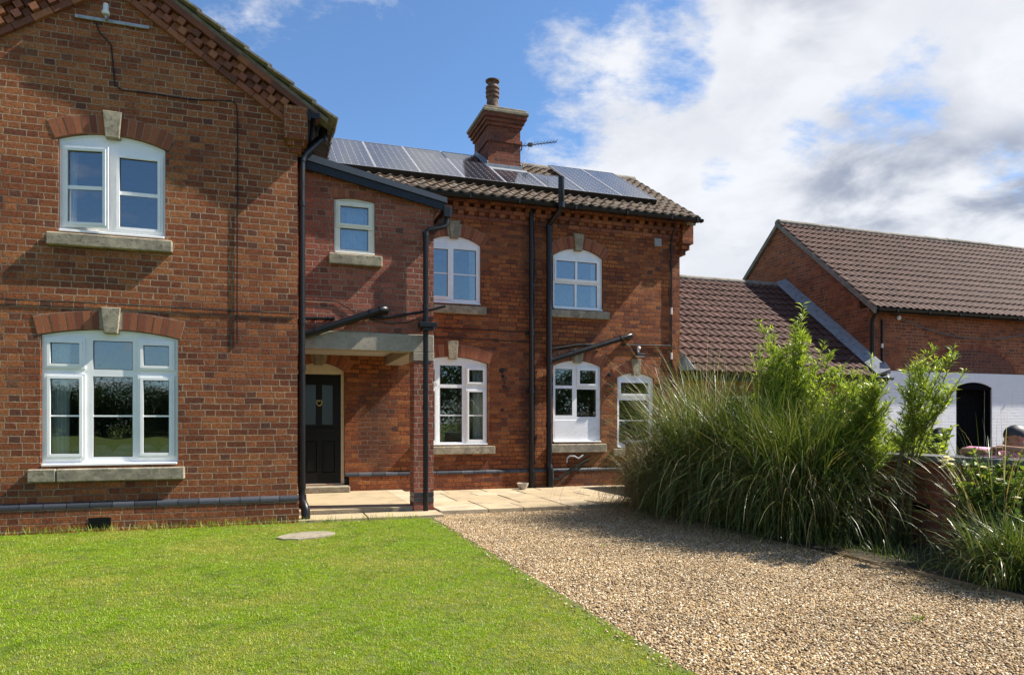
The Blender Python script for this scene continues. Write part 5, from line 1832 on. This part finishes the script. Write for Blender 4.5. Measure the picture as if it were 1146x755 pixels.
# shrub in the courtyard, behind the coping
tips = [(7.3 + random.uniform(-.35, .35), 6.35 + random.uniform(-.45, .45), random.uniform(0.95, 1.30)) for _ in range(26)]
shrub('courtyard_shrub', stems_from(7.3, 6.4, tips, -0.03), 'rounded yellow green shrub just behind the wall coping beside the man in black', 'shrub', 'willow', per_m=110, start=0.3, leafL=(0.05, 0.08), leafW=0.4)

# rose bush with white blooms
tips = [(6.15 + random.uniform(-.3, .25), 4.72 + random.uniform(-.45, .30), random.uniform(0.5, 1.05)) for _ in range(24)] + [(5.95 + random.uniform(-.15, .2), 4.45 + random.uniform(-.4, .3), random.uniform(0.35, 0.85)) for _ in range(16)] + [(6.2, 4.35 + random.uniform(-.4, .3), random.uniform(.7, 1.05)) for _ in range(12)]
rose = shrub('rose_bush', stems_from(6.25, 4.75, tips), 'rose bush with white flowers against the garden wall', 'rose bush', 'rose_leaf', per_m=75, start=0.22, leafL=(0.035, 0.062), leafW=0.62)


def bloom(x, y, z, r):
    V, F = MB(), None
    mb = MB()
    for ring, (k, rr, tilt) in enumerate(((5, 1.0, 0.25), (5, .8, .6), (5, .55, 1.0), (3, .32, 1.3))):
        for i in range(k):
            a = 2 * math.pi * i / k + ring * 0.6 + random.uniform(-.2, .2)
            c, s_ = math.cos(a), math.sin(a)
            t_ = tilt + random.uniform(-.15, .15)
            o = Vector((x, y, z))
            d = Vector((c * math.cos(t_), s_ * math.cos(t_), math.sin(t_)))
            sd_ = Vector((-s_, c, 0))
            up = d.cross(sd_)
            q = [o, o + d * r * rr * .5 + sd_ * r * .35, o + d * r * rr + sd_ * r * .28 + up * r * -.1, o + d * r * rr * 1.05 - sd_ * r * .28 + up * r * -.1, o + d * r * rr * .5 - sd_ * r * .35]
            mb.add(q, [(0, 1, 2, 3, 4)])
    obj('flower', mb, M['petal'], rose)


for (yy, zz, rr) in ((4.45, 0.80, 0.04), (4.30, 0.66, 0.035), (4.60, 0.90, 0.035), (4.98, 0.93, 0.055), (4.94, 0.90, 0.06), (4.99, 0.87, 0.055), (4.92, 0.95, 0.045), (4.96, 0.97, 0.04), (4.72, 0.53, 0.035), (4.70, 0.47, 0.04), (4.66, 0.50, 0.03)):
    bloom(6.0, yy, zz, rr)

# fallen straw and low growth where the bed meets the gravel
k = 900
V, F = ribbons(k, lambda n, az: np.stack([5.30 + rng.normal(0.02, .20, n), rng.uniform(3.9, 9.6, n), rng.uniform(0.004, 0.03, n)], 1), lambda n: rng.uniform(.08, .32, n), lambda n: rng.normal(1.50, .10, n), lambda n: rng.normal(0, .25, n), lambda n: rng.uniform(.003, .006, n), 4)
obj('straw_litter', np_mesh('straw_litter', V, F, M['reed_dry']), None, None, kind='stuff')
k = 700
V, F = ribbons(k, lambda n, az: np.stack([5.42 + np.abs(rng.normal(0.0, .45, n)), rng.uniform(4.2, 6.3, n), np.full(n, 0.0)], 1), lambda n: rng.uniform(.06, .22, n), lambda n: np.abs(rng.normal(.5, .4, n)), lambda n: rng.uniform(.2, 1.5, n), lambda n: rng.uniform(.004, .008, n), 5)
obj('undergrowth', np_mesh('undergrowth', V, F, M['reed_green']), None, None, kind='stuff')

# little weeds in the gravel
def weed(x, y, h, n, label, mat='rose_leaf'):
    base = lambda k, az: np.stack([x + 0.012 * np.cos(az), y + 0.012 * np.sin(az), np.full(k, -0.015)], 1)
    V, F = ribbons(n, base, lambda k: h * rng.uniform(.6, 1.2, k), lambda k: rng.uniform(.1, .9, k), lambda k: rng.uniform(.2, .9, k), lambda k: rng.uniform(.008, .014, k), 5)
    return obj('weed', np_mesh('weed', V, F, M[mat]), None, None, label=label, cat='weed')


weed(4.01, 3.52, 0.11, 16, 'small green weed tuft in the gravel near the right corner')
weed(3.30, 6.70, 0.05, 10, 'tiny weed alone in the middle of the gravel', 'willow')

# ------------------------------------------------------------------ lawn and gravel (too many to count)
def gn_group(name):
    ng = bpy.data.node_groups.new(name, 'GeometryNodeTree')
    ng.interface.new_socket(name='Geometry', in_out='INPUT', socket_type='NodeSocketGeometry')
    ng.interface.new_socket(name='Geometry', in_out='OUTPUT', socket_type='NodeSocketGeometry')
    return ng, ng.nodes.new('NodeGroupInput'), ng.nodes.new('NodeGroupOutput')


def rand(ng, typ, lo, hi, seed):
    nd = ng.nodes.new('FunctionNodeRandomValue')
    nd.data_type = typ
    if typ == 'FLOAT_VECTOR':
        nd.inputs[0].default_value = lo; nd.inputs[1].default_value = hi
        o = nd.outputs[0]
    else:
        nd.inputs[2].default_value = lo; nd.inputs[3].default_value = hi
        o = nd.outputs[1]
    nd.inputs['Seed'].default_value = seed
    return o


def scatter(name, pts, z, density, kind_of, mat, seed, **t):
    mb = MB()
    mb.add([(a, b_, z) for a, b_ in pts], [tuple(range(len(pts)))])
    o = obj(name, mb, mat, None, kind='stuff', **t)
    ng, gi, go = gn_group(name + '_scatter')
    L = ng.links.new
    dp_ = ng.nodes.new('GeometryNodeDistributePointsOnFaces')
    dp_.inputs['Density'].default_value = density
    dp_.inputs['Seed'].default_value = seed
    L(gi.outputs[0], dp_.inputs['Mesh'])
    ip = ng.nodes.new('GeometryNodeInstanceOnPoints')
    L(dp_.outputs['Points'], ip.inputs['Points'])
    if kind_of == 'pebble':
        ic = ng.nodes.new('GeometryNodeMeshIcoSphere')
        ic.inputs['Radius'].default_value = 0.0082
        ic.inputs['Subdivisions'].default_value = 2
        ss = ng.nodes.new('GeometryNodeSetShadeSmooth'); L(ic.outputs[0], ss.inputs[0])
        sm = ng.nodes.new('GeometryNodeSetMaterial'); sm.inputs['Material'].default_value = mat
        L(ss.outputs[0], sm.inputs[0]); L(sm.outputs[0], ip.inputs['Instance'])
        L(rand(ng, 'FLOAT_VECTOR', (0.6, 0.45, 0.35), (1.5, 1.15, 0.8), seed + 1), ip.inputs['Scale'])
        L(rand(ng, 'FLOAT_VECTOR', (-0.5, -0.5, 0), (0.5, 0.5, 6.283), seed + 2), ip.inputs['Rotation'])
    else:
        oi = ng.nodes.new('GeometryNodeObjectInfo')
        oi.inputs['Object'].default_value = kind_of
        oi.inputs['As Instance'].default_value = True
        L(oi.outputs['Geometry'], ip.inputs['Instance'])
        L(rand(ng, 'FLOAT', 0.65, 1.35, seed + 1), ip.inputs['Scale'])
        L(rand(ng, 'FLOAT_VECTOR', (-0.12, -0.12, 0), (0.12, 0.12, 6.283), seed + 2), ip.inputs['Rotation'])
    tr = ng.nodes.new('GeometryNodeTranslateInstances') if kind_of == 'pebble' else None
    src = ip.outputs[0]
    if tr:
        L(src, tr.inputs[0])
        cx_ = ng.nodes.new('ShaderNodeCombineXYZ')
        L(rand(ng, 'FLOAT', -0.002, 0.009, seed + 3), cx_.inputs[2])
        L(cx_.outputs[0], tr.inputs['Translation'])
        tr.inputs['Local Space'].default_value = False
        src = tr.outputs[0]
    L(src, go.inputs[0])
    md = o.modifiers.new('scatter', 'NODES')
    md.node_group = ng
    return o


def pebble_mat():
    m, h, b = new_mat('pebble', rough=0.75, spec=0.3)
    rnd = h.n('ShaderNodeObjectInfo').outputs['Random']
    col = h.ramp(rnd, [(0.0, (0.06, 0.043, 0.033)), (0.10, (0.19, 0.12, 0.06)), (0.26, (0.34, 0.21, 0.085)), (0.42, (0.20, 0.145, 0.09)), (0.56, (0.41, 0.28, 0.13)), (0.72, (0.34, 0.24, 0.14)), (0.87, (0.50, 0.39, 0.24)), (1.0, (0.70, 0.63, 0.50))])
    P = h.pos()
    col = h.mix(h.smooth(h.noise(P, 120.0, 3.0), 0.45, 0.7, 0, 0.4), col, (0.14, 0.10, 0.07))
    pw = h.noise(h.vm('MULTIPLY', P, (1, 1, 0)), 1.3, 4.0, 0.6)
    col = h.mix(1.0, col, h.ramp(pw, [(0.35, (0.90, 0.90, 0.88)), (0.65, (1.22, 1.24, 1.22))]), 'MULTIPLY')
    h.put(b.inputs['Base Color'], col)
    return m


M['pebble'] = pebble_mat()
scatter('gravel', [(2.08, 2.2), (5.34, 2.2), (5.34, 9.86), (2.26, 9.86), (2.26, 9.63), (2.11, 9.60)], -0.020, 7000, 'pebble', M['pebble'], 5)
scatter('lawn_pebble_spill', [(1.96, 2.2), (2.08, 2.2), (2.10, 9.55), (2.0, 9.55)], 0.0, 350, 'pebble', M['pebble'], 9)

nb = 13
base = lambda k, az: np.stack([rng.uniform(-.026, .026, k), rng.uniform(-.026, .026, k), np.full(k, -0.004)], 1)
V, F = ribbons(nb, base, lambda k: rng.uniform(0.015, 0.040, k), lambda k: np.abs(rng.normal(.22, .38, k)), lambda k: rng.uniform(.1, 1.1, k), lambda k: rng.uniform(.0026, .0046, k), 3)
V[:, 2] -= 0.012
tuft = bpy.data.objects.new('grass_tuft', np_mesh('grass_tuft', V, F, M['lawn_blade']))     # source of the lawn blades, not linked into the scene
scatter('lawn_grass', [(-6.5, 2.0)] + [(2.06 + 0.030 * math.sin(q * 1.7) * math.sin(q * 0.63 + 1) + random.uniform(-.022, .022), 2.0 + q * 0.06) for q in range(125)] + [(2.04, 9.52), (1.9, 9.60), (0.32, 9.60), (0.30, 9.64), (-6.5, 9.64)], -0.010, 1900, tuft, M['lawn_blade'], 15)
# longer tufts along the foot of the wall and the path
V, F = ribbons(900, lambda k, az: np.stack([rng.uniform(-4.2, 1.9, k), 9.56 + rng.normal(0, .05, k), np.full(k, -.01)], 1), lambda k: rng.uniform(.05, .13, k), lambda k: np.abs(rng.normal(.15, .3, k)), lambda k: rng.uniform(.2, 1.2, k), lambda k: rng.uniform(.003, .005, k), 4)
obj('edge_grass', np_mesh('edge_grass', V, F, M['lawn_blade']), None, None, kind='stuff')

# ================================================================== trees and hedge beyond the lawn (they show in the windows)
def tree(x, y, h, cr, label, n=16000):
    e = thing('tree', (x, y, -0.1), label, 'tree', 'trees across the field behind the viewer')
    mb = MB()
    mb.tube([(x, y, -0.2), (x + .05, y, h * .25), (x - .05, y + .1, h * .5), (x, y, h * .8)], [0.22, 0.17, 0.12, 0.04], 8)
    for i in range(7):
        a = random.uniform(0, 6.28); z_ = h * random.uniform(.25, .6)
        mb.tube([(x, y, z_), (x + math.cos(a) * cr * .4, y + math.sin(a) * cr * .4, z_ + h * .12), (x + math.cos(a) * cr * .8, y + math.sin(a) * cr * .8, z_ + h * .18)], [.08, .05, .02], 6)
    obj('trunk', mb, M['bark'], e)
    k = 26
    cc = np.stack([rng.normal(0, cr * .42, k), rng.normal(0, cr * .42, k), rng.uniform(h * .12, h * .92, k)], 1)
    w_ = rng.integers(0, k, n)
    P = cc[w_] + rng.normal(0, cr * .24, (n, 3)) + np.array([[x, y, 0]])
    P[:, 2] = np.maximum(P[:, 2], 0.1)
    D = rng.normal(0, 1, (n, 3)); D /= np.linalg.norm(D, axis=1)[:, None]
    L = rng.uniform(.13, .24, n)
    V, F = leaf_quads(P, D, L, L * .75)
    obj('crown', np_mesh('crown', V, F, M['hedge_leaf']), None, e)


words_ = ['broad', 'tall', 'low', 'thin', 'dense', 'spreading', 'bushy', 'round', 'ragged', 'leaning', 'full', 'narrow', 'heavy', 'wide', 'young', 'shady', 'dark crowned', 'old', 'upright', 'fuller']
spots_ = [(-34 + 3.4 * i, -66, 4.6, 6.2, 3.0) for i in range(11)] + [(7 + 4.6 * i, -30, 5.6, 7.2, 3.2) for i in range(9)]
for i, (x, y, h0, h1, r_) in enumerate(spots_):
    tree(x, y + random.uniform(-2, 2), random.uniform(h0, h1), random.uniform(r_ - .4, r_ + .4), words_[i] + (' tree in the far hedge line that the gable windows reflect' if y < -50 else ' dark tree beyond the drive that the rear wing windows reflect'), 12000 if y < -50 else 14000)


# ================================================================== people behind the wall
def skin_mesh(chains, sub=1):
    """chains: [(points, radii)]; all fused by a voxel remesh into one surface"""
    mb = MB()
    for pts, rad in chains:
        pts = [Vector(p) for p in pts]
        # resample for smoothness
        P, Rr = [], []
        for i in range(len(pts) - 1):
            for j in range(4):
                t_ = j / 4
                P.append(pts[i].lerp(pts[i + 1], t_)); Rr.append(rad[i] + (rad[i + 1] - rad[i]) * t_)
        P.append(pts[-1]); Rr.append(rad[-1])
        mb.tube(P, Rr, 14)
        for c, r_ in ((P[0], Rr[0]), (P[-1], Rr[-1])):
            mb.lathe([(r_ * math.cos(a), r_ * math.sin(a)) for a in np.linspace(-math.pi / 2, math.pi / 2, 8)], c, 14)
    return mb


def ellipsoid(mb, c, r, rot=(0, 0, 0), nu=18, nv=12):
    Rm = Euler(rot).to_matrix()
    prof = []
    vs, fs = [], []
    for i in range(nv + 1):
        a = -math.pi / 2 + math.pi * i / nv
        for k in range(nu):
            b_ = 2 * math.pi * k / nu
            p = Rm @ Vector((r[0] * math.cos(a) * math.cos(b_), r[1] * math.cos(a) * math.sin(b_), r[2] * math.sin(a)))
            vs.append(Vector(c) + p)
    for i in range(nv):
        for k in range(nu):
            q = (k + 1) % nu
            fs.append((i * nu + k, i * nu + q, (i + 1) * nu + q, (i + 1) * nu + k))
    mb.add(vs, fs)


def fused(name, mb, mat, parent, vox=0.009, smooth_it=4):
    me = mesh_of(name, mb.v, mb.f, mat)
    o = bpy.data.objects.new(name, me)
    COL.objects.link(o)
    r_ = o.modifiers.new('r', 'REMESH'); r_.mode = 'VOXEL'; r_.voxel_size = vox; r_.use_smooth_shade = True
    s_ = o.modifiers.new('s', 'SMOOTH'); s_.iterations = smooth_it; s_.factor = 0.5
    dg = bpy.context.evaluated_depsgraph_get()
    me2 = bpy.data.meshes.new_from_object(o.evaluated_get(dg))
    o.modifiers.clear()
    o.data = me2
    me2.name = name
    if not me2.materials: me2.materials.append(mat)
    o.parent = parent
    o.matrix_parent_inverse = Matrix.Translation(parent.location).inverted()
    return o


def head(mb, c, f, up=Vector((0, 0, 1)), s_=1.0):
    """skull, jaw, nose, brows, lips, ears; f = facing direction"""
    f = f.normalized(); r_ = f.cross(up).normalized(); u = r_.cross(f).normalized()
    Rm = Matrix((r_, f, u)).transposed().to_euler()
    c = Vector(c)
    at = lambda a, b_, d: c + (r_ * a + f * b_ + u * d) * s_
    ellipsoid(mb, at(0, -0.012, 0.03), (0.076 * s_, 0.097 * s_, 0.092 * s_), Rm)
    ellipsoid(mb, at(0, 0.022, -0.045), (0.060 * s_, 0.070 * s_, 0.075 * s_), Rm)
    ellipsoid(mb, at(0, 0.062, -0.092), (0.026 * s_, 0.024 * s_, 0.022 * s_), Rm)
    mb.tube([at(0, 0.088, 0.005), at(0, 0.100, -0.022), at(0, 0.108, -0.040)], [0.009 * s_, 0.012 * s_, 0.015 * s_], 10)
    ellipsoid(mb, at(0, 0.100, -0.044), (0.019 * s_, 0.013 * s_, 0.011 * s_), Rm)
    mb.tube([at(-0.045, 0.074, 0.022), at(-0.02, 0.087, 0.026), at(0.02, 0.087, 0.026), at(0.045, 0.074, 0.022)], 0.010 * s_, 8)
    for d in (-0.066, -0.078):
        mb.tube([at(-0.022, 0.078, d), at(0, 0.087, d), at(0.022, 0.078, d)], 0.0075 * s_, 8)
    for sx in (-1, 1):
        ellipsoid(mb, at(sx * 0.079, -0.012, -0.008), (0.012 * s_, 0.020 * s_, 0.032 * s_), Rm)
        ellipsoid(mb, at(sx * 0.040, 0.058, -0.03), (0.026 * s_, 0.024 * s_, 0.024 * s_), Rm)
    return at, Rm


def hand_chains(w, d, side, palm_n):
    """palm and five curled fingers from the wrist w along d"""
    w = Vector(w); d = Vector(d).normalized(); pn = Vector(palm_n).normalized()
    sd_ = d.cross(pn).normalized() * side
    ch = []
    ch.append(([w, w + d * .045, w + d * .085], [0.024, 0.030, 0.030]))
    for q in (-1, 1):
        ch.append(([w + d * .02 + sd_ * q * .012, w + d * .085 + sd_ * q * .024], [0.018, 0.016]))
    for i, (o_, l_) in enumerate(((-.032, .062), (-.011, .075), (.011, .078), (.031, .070))):
        k = w + d * .088 + sd_ * o_
        ch.append(([k, k + d * l_ * .5 - pn * -.006, k + d * l_ * .8 - pn * .012, k + d * l_ * .92 - pn * .028], [0.0095, 0.009, 0.0085, 0.0075]))
    k = w + d * .025 + sd_ * .026
    ch.append(([k, k + d * .03 + sd_ * .022, k + d * .06 + sd_ * .028 - pn * .01], [0.013, 0.0105, 0.009]))
    return ch


def check_mat():
    m, h, b = new_mat('pink_check', rough=0.9)
    x, y, z = h.xyz(h.pos())[:3]
    def st(v, k):
        return h.m('GREATER_THAN', h.m('FRACT', h.m('MULTIPLY', v, k)), 0.5)
    a = h.m('ADD', st(h.m('ADD', x, y), 24), st(h.m('SUBTRACT', z, h.m('MULTIPLY', y, .4)), 24))
    col = h.ramp(h.m('MULTIPLY', a, 0.5), [(0, (0.80, 0.55, 0.66)), (0.5, (0.68, 0.25, 0.45)), (1, (0.42, 0.10, 0.25))])
    h.put(b.inputs['Base Color'], col)
    return m


M['pink_check'] = check_mat()


def stool(x, y, label):
    e = thing('stool', (x, y, -0.03), label, 'stool')
    mb = MB(); mb.lathe([(0, .40), (.17, .40), (.18, .42), (.17, .445), (0, .45)], (x, y, -0.03), 20)
    obj('seat', mb, M['timber'], e)
    for a in (0.8, 2.4, 3.9, 5.5):
        mb = MB(); mb.tube([(x + .13 * math.cos(a), y + .13 * math.sin(a), .37), (x + .19 * math.cos(a), y + .19 * math.sin(a), -.03)], .016, 8)
        obj('leg', mb, M['timber'], e)


def seated(px, py, chest, neck, hd, face, shR, shL, elR, elL, wrR, wrL, label, top_mat, cap, hand_d):
    e = thing('person', (px, py, -0.03), label, 'person', None)
    mb = MB()
    pel = Vector((px, py, 0.50))
    ch = [([pel, pel.lerp(Vector(chest), .5), chest, Vector(chest).lerp(Vector(neck), .7)], [0.155, 0.145, 0.155, 0.09]),
          ([Vector(chest).lerp(Vector(neck), .6), neck, Vector(hd) - Vector((0, 0, .03))], [0.075, 0.058, 0.055]),
          ([shR, Vector(chest).lerp(Vector(neck), .35), shL], [0.065, 0.10, 0.065])]
    for s_, sh_, el, wr in ((1, shR, elR, wrR), (-1, shL, elL, wrL)):
        ch.append(([sh_, Vector(sh_).lerp(Vector(el), .5), el], [0.058, 0.052, 0.043]))
        ch.append(([el, Vector(el).lerp(Vector(wr), .35), wr], [0.043, 0.045, 0.027]))
    for q in (-1, 1):
        hip = pel + Vector((-.02, .10 * q, -.01)); kn_ = Vector((px - .36, py + .15 * q, .46)) if px > 7.2 else Vector((px - 0.30, py + .16 * q, .45))
        kn_.x = max(kn_.x, 7.02)
        an = Vector((kn_.x + .05, kn_.y, .05))
        ch.append(([hip, kn_], [0.095, 0.065])); ch.append(([kn_, kn_.lerp(an, .35), an], [0.060, 0.062, 0.038])); ch.append(([an, an + Vector((-.12, 0, -.04))], [0.04, 0.03]))
    for s_, wr, dd_ in ((1, wrR, hand_d[0]), (-1, wrL, hand_d[1])):
        ch += hand_chains(wr, dd_, s_, (0, 0, 1))
    b_ = skin_mesh(ch)
    at, Rm = head(b_, hd, Vector(face))
    body = fused('body', b_, M['skin'], e, 0.0075, 3)
    # clothes over the same frame
    cb_ = skin_mesh([(p, [r_ + 0.012 for r_ in rr]) for p, rr in ch[:1]] + [(ch[2][0], [r_ + .014 for r_ in ch[2][1]])] + [([s0, Vector(s0).lerp(Vector(e0), .5), Vector(s0).lerp(Vector(e0), .86)], [0.074, 0.068, 0.062]) for s0, e0 in ((shR, elR), (shL, elL))])
    fused('shirt', cb_, M[top_mat], e, 0.010, 3)
    tb = skin_mesh([(p, [r_ + .014 for r_ in rr]) for p, rr in ch[7:13] if len(p) != 2 or (Vector(p[0]) - Vector(p[1])).length > .2])
    fused('trousers', tb, M['denim'], e, 0.012, 3)
    hb = MB()
    if cap:
        n_u, n_v = 24, 9
        vs, fs = [], []
        for sc_ in (1.0, 0.93):
            for i in range(n_v + 1):
                a = math.pi / 2 * i / n_v
                for k in range(n_u):
                    b2 = 2 * math.pi * k / n_u
                    low = 0.012 + (0.020 if math.sin(b2) > 0.2 else -0.026 * (0.2 - math.sin(b2)))
                    vs.append(at(0.086 * sc_ * math.cos(a) * math.cos(b2), -0.012 + 0.107 * sc_ * math.cos(a) * math.sin(b2), low + (0.125 * sc_ - low) * math.sin(a)))
        for s2 in (0, 1):
            o_ = s2 * (n_v + 1) * n_u
            for i in range(n_v):
                for k in range(n_u):
                    q = (k + 1) % n_u
                    fs.append((o_ + i * n_u + k, o_ + i * n_u + q, o_ + (i + 1) * n_u + q, o_ + (i + 1) * n_u + k))
        hb.add(vs, fs)
        hb.tube([at(0.0, -0.112, 0.0), at(0.012, -0.135, -0.03), at(0.02, -0.14, -0.09)], [0.014, 0.012, 0.006], 8)
        obj('cap', hb, M['cap_cloth'], e, smooth=True)
    else:
        ellipsoid(hb, at(0, -0.018, 0.045), (0.082, 0.101, 0.088), Rm)
        obj('hair', hb, M['hair'], e, smooth=True)
    ey = MB()
    for sx in (-1, 1):
        ellipsoid(ey, at(sx * 0.030, 0.083, 0.002), (0.011, 0.006, 0.006), Rm, 10, 6)
    obj('eyes', ey, M['seal'], e, smooth=True)
    return e


stool(7.42, 5.02, 'wooden stool under the man in the pink checked shirt')
seated(7.42, 5.02, (7.20, 5.00, 0.86), (7.06, 4.99, 1.01), (6.98, 5.02, 1.155), (-0.75, 0.55, -0.22), (7.10, 5.20, 0.965), (7.10, 4.78, 0.965),
       (6.80, 5.42, 1.005), (6.80, 4.60, 1.005), (6.72, 5.13, 1.008), (6.70, 4.90, 1.055),
       'man in pink checked shirt and black cap leaning crossed arms on the wall', 'pink_check', True, ((-.1, -1, 0), (.1, 1, 0)))
stool(7.85, 6.62, 'wooden stool under the person in black')
seated(7.85, 6.62, (7.72, 6.66, 0.92), (7.60, 6.82, 1.03), (7.47, 6.93, 1.05), (-0.75, 0.3, -0.6), (7.70, 6.92, 1.06), (7.70, 6.46, 1.17),
       (7.42, 7.05, 0.90), (7.50, 6.26, 0.99), (7.25, 6.90, 0.80), (7.28, 6.40, 0.80),
       'person in black top bent forward behind the courtyard shrub', 'black_cloth', False, ((-.6, -.6, -.3), (-.6, .5, -.3)))
